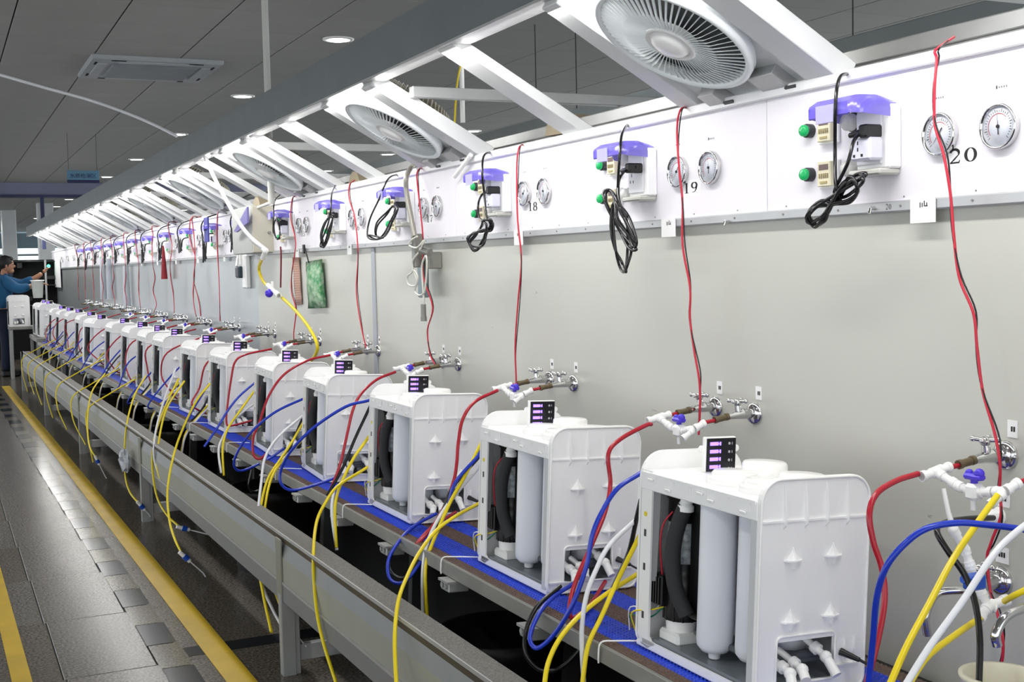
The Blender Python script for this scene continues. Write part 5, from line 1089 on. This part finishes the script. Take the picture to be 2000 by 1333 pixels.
# worker: one skinned body
def skin_obj(name, pts, edges, radii, m, parent=None, sub=2, root=0):
    me = bpy.data.meshes.new(name); me.from_pydata([Vector(p) for p in pts], edges, []); o = bpy.data.objects.new(name, me); C.objects.link(o)
    md = o.modifiers.new('skin', 'SKIN'); md.use_smooth_shade = True
    for i, v in enumerate(me.skin_vertices[0].data): v.radius = (radii[i], radii[i]) if not isinstance(radii[i], tuple) else radii[i]; v.use_root = (i == root)
    s = o.modifiers.new('sub', 'SUBSURF'); s.levels = sub; s.render_levels = sub
    me.materials.append(m)
    if parent: o.parent = parent
    return o
px0, py0 = 0.84, 19.15
wk = thing('person', 'worker in a blue jacket and navy trousers reaching right at the end of the line', 'person', (px0, py0, 0))
body_pts = [(0, 0, 0.98), (0, 0, 1.15), (0.0, 0, 1.36), (0.03, 0, 1.47), (0.07, 0, 1.60),   # pelvis, waist, chest, neck, head
            (0.02, -0.18, 1.40), (0.20, -0.22, 1.27), (0.40, -0.20, 1.31), (0.47, -0.19, 1.34),   # right arm (near side) reaching right
            (0.05, 0.18, 1.40), (0.28, 0.22, 1.33), (0.50, 0.15, 1.44), (0.57, 0.13, 1.50),
            (0.0, -0.10, 0.90), (0.03, -0.11, 0.50), (0.0, -0.11, 0.09), (0.05, -0.12, 0.04),
            (0.0, 0.10, 0.90), (0.06, 0.12, 0.50), (0.03, 0.12, 0.09), (0.08, 0.12, 0.04)]
body_e = [(0, 1), (1, 2), (2, 3), (3, 4), (2, 5), (5, 6), (6, 7), (7, 8), (2, 9), (9, 10), (10, 11), (11, 12), (0, 13), (13, 14), (14, 15), (15, 16), (0, 17), (17, 18), (18, 19), (19, 20)]
body_r = [(0.12, 0.15), 0.13, (0.13, 0.17), 0.055, 0.055, 0.075, 0.055, 0.04, 0.032, 0.075, 0.055, 0.042, 0.034, 0.095, 0.065, 0.04, 0.022, 0.095, 0.065, 0.04, 0.022]
skin_obj('body', body_pts, body_e, body_r, SKIN, wk)
hd = MB().ball((0.085, 0, 1.625), 0.098, 16, (1.0, 0.82, 1.22)).ball((0.18, 0, 1.605), 0.020, 8, (1, 0.7, 1.1)).ball((0.07, -0.082, 1.61), 0.024, 8, (0.7, 0.35, 1.2)).ball((0.07, 0.082, 1.61), 0.024, 8, (0.7, 0.35, 1.2)).ball((0.13, 0, 1.54), 0.05, 10, (1, 1, 0.8))
hd.build('head', SKIN, wk)
MB().ball((0.168, -0.032, 1.63), 0.011, 8).ball((0.168, 0.032, 1.63), 0.011, 8).build('eye', HAIR, wk)
MB().ball((0.170, 0, 1.565), 0.018, 8, (0.5, 1.2, 0.35)).build('mouth', mat('lips', (140, 84, 76), 0.5), wk)
MB().ball((0.058, 0, 1.66), 0.108, 16, (1.05, 0.88, 1.05)).ball((0.10, 0, 1.715), 0.07, 12, (1.1, 1.0, 0.6)).build('hair', HAIR, wk)
ja = [(0, 0, 0.90), (0, 0, 1.15), (0.0, 0, 1.36), (0.03, 0, 1.455), (0.02, -0.19, 1.40), (0.20, -0.22, 1.27), (0.38, -0.20, 1.305), (0.05, 0.18, 1.40), (0.28, 0.22, 1.33), (0.46, 0.16, 1.425)]
skin_obj('jacket', ja, [(0, 1), (1, 2), (2, 3), (2, 4), (4, 5), (5, 6), (2, 7), (7, 8), (8, 9)], [(0.18, 0.21), (0.16, 0.19), (0.155, 0.20), 0.08, 0.10, 0.08, 0.058, 0.10, 0.08, 0.06], JACKET, wk)
skin_obj('trousers', [(0, 0, 0.97), (0, -0.10, 0.88), (0.03, -0.11, 0.50), (0.0, -0.11, 0.07), (0, 0.10, 0.88), (0.06, 0.12, 0.50), (0.03, 0.12, 0.07)], [(0, 1), (1, 2), (2, 3), (0, 4), (4, 5), (5, 6)], [(0.17, 0.19), 0.125, 0.09, 0.075, 0.125, 0.09, 0.075], TROUS, wk)
for sy_ in (-0.12, 0.12): MB().rbox(-0.06, 0.20, sy_-0.05, sy_+0.05, 0.0, 0.10, 0.02).build('shoe', BLACK, wk)
MB().tube([(0.005, -0.02, 1.47), (0.05, -0.05, 1.485), (0.10, 0, 1.475), (0.05, 0.05, 1.485)], 0.018, 8, closed=True).build('collar', JACKET, wk)
def hand(base, d, up):
    base, d, up = V(base), V(d).normalized(), V(up).normalized(); s_ = d.cross(up).normalized(); pts = [base, base+d*0.05]; e = [(0, 1)]; r = [0.028, (0.034, 0.02)]
    for i, (o_, l) in enumerate(((-0.03, 0.06), (-0.010, 0.075), (0.010, 0.07), (0.03, 0.055))):
        a = len(pts); pts += [base+d*0.085+s_*o_, base+d*(0.085+l*0.5)+s_*o_-up*0.008, base+d*(0.085+l)+s_*o_-up*0.03]; e += [(1, a), (a, a+1), (a+1, a+2)]; r += [0.011, 0.009, 0.008]
    a = len(pts); pts += [base+d*0.03+s_*-0.045, base+d*0.065+s_*-0.06-up*0.02]; e += [(0, a), (a, a+1)]; r += [0.012, 0.009]
    return pts, e, r
for bs, d in (((0.575, 0.13, 1.505), (0.7, -0.1, 0.6)), ((0.475, -0.19, 1.342), (1, 0.1, 0.05))):
    P_, E_, R_ = hand(bs, d, (0.2, 0, 1)); skin_obj('hand', P_, E_, R_, SKIN, wk, 1)
t = thing('white_container', 'grey-white plastic container held by the worker', 'container', (1.30, 18.75, 1.14))
MB().lathe([(0.065, 0), (0.085, 0.24), (0.088, 0.25), (0.078, 0.25), (0.06, 0.01), (0.0001, 0.01)], n=20).build('container_body', mat('frosted_container', (190, 194, 190), 0.4, var=0.08), t)
MB().lathe([(0.098, 0.245), (0.1, 0.258), (0.0001, 0.262)], n=20).build('lid', WHITE2, t)
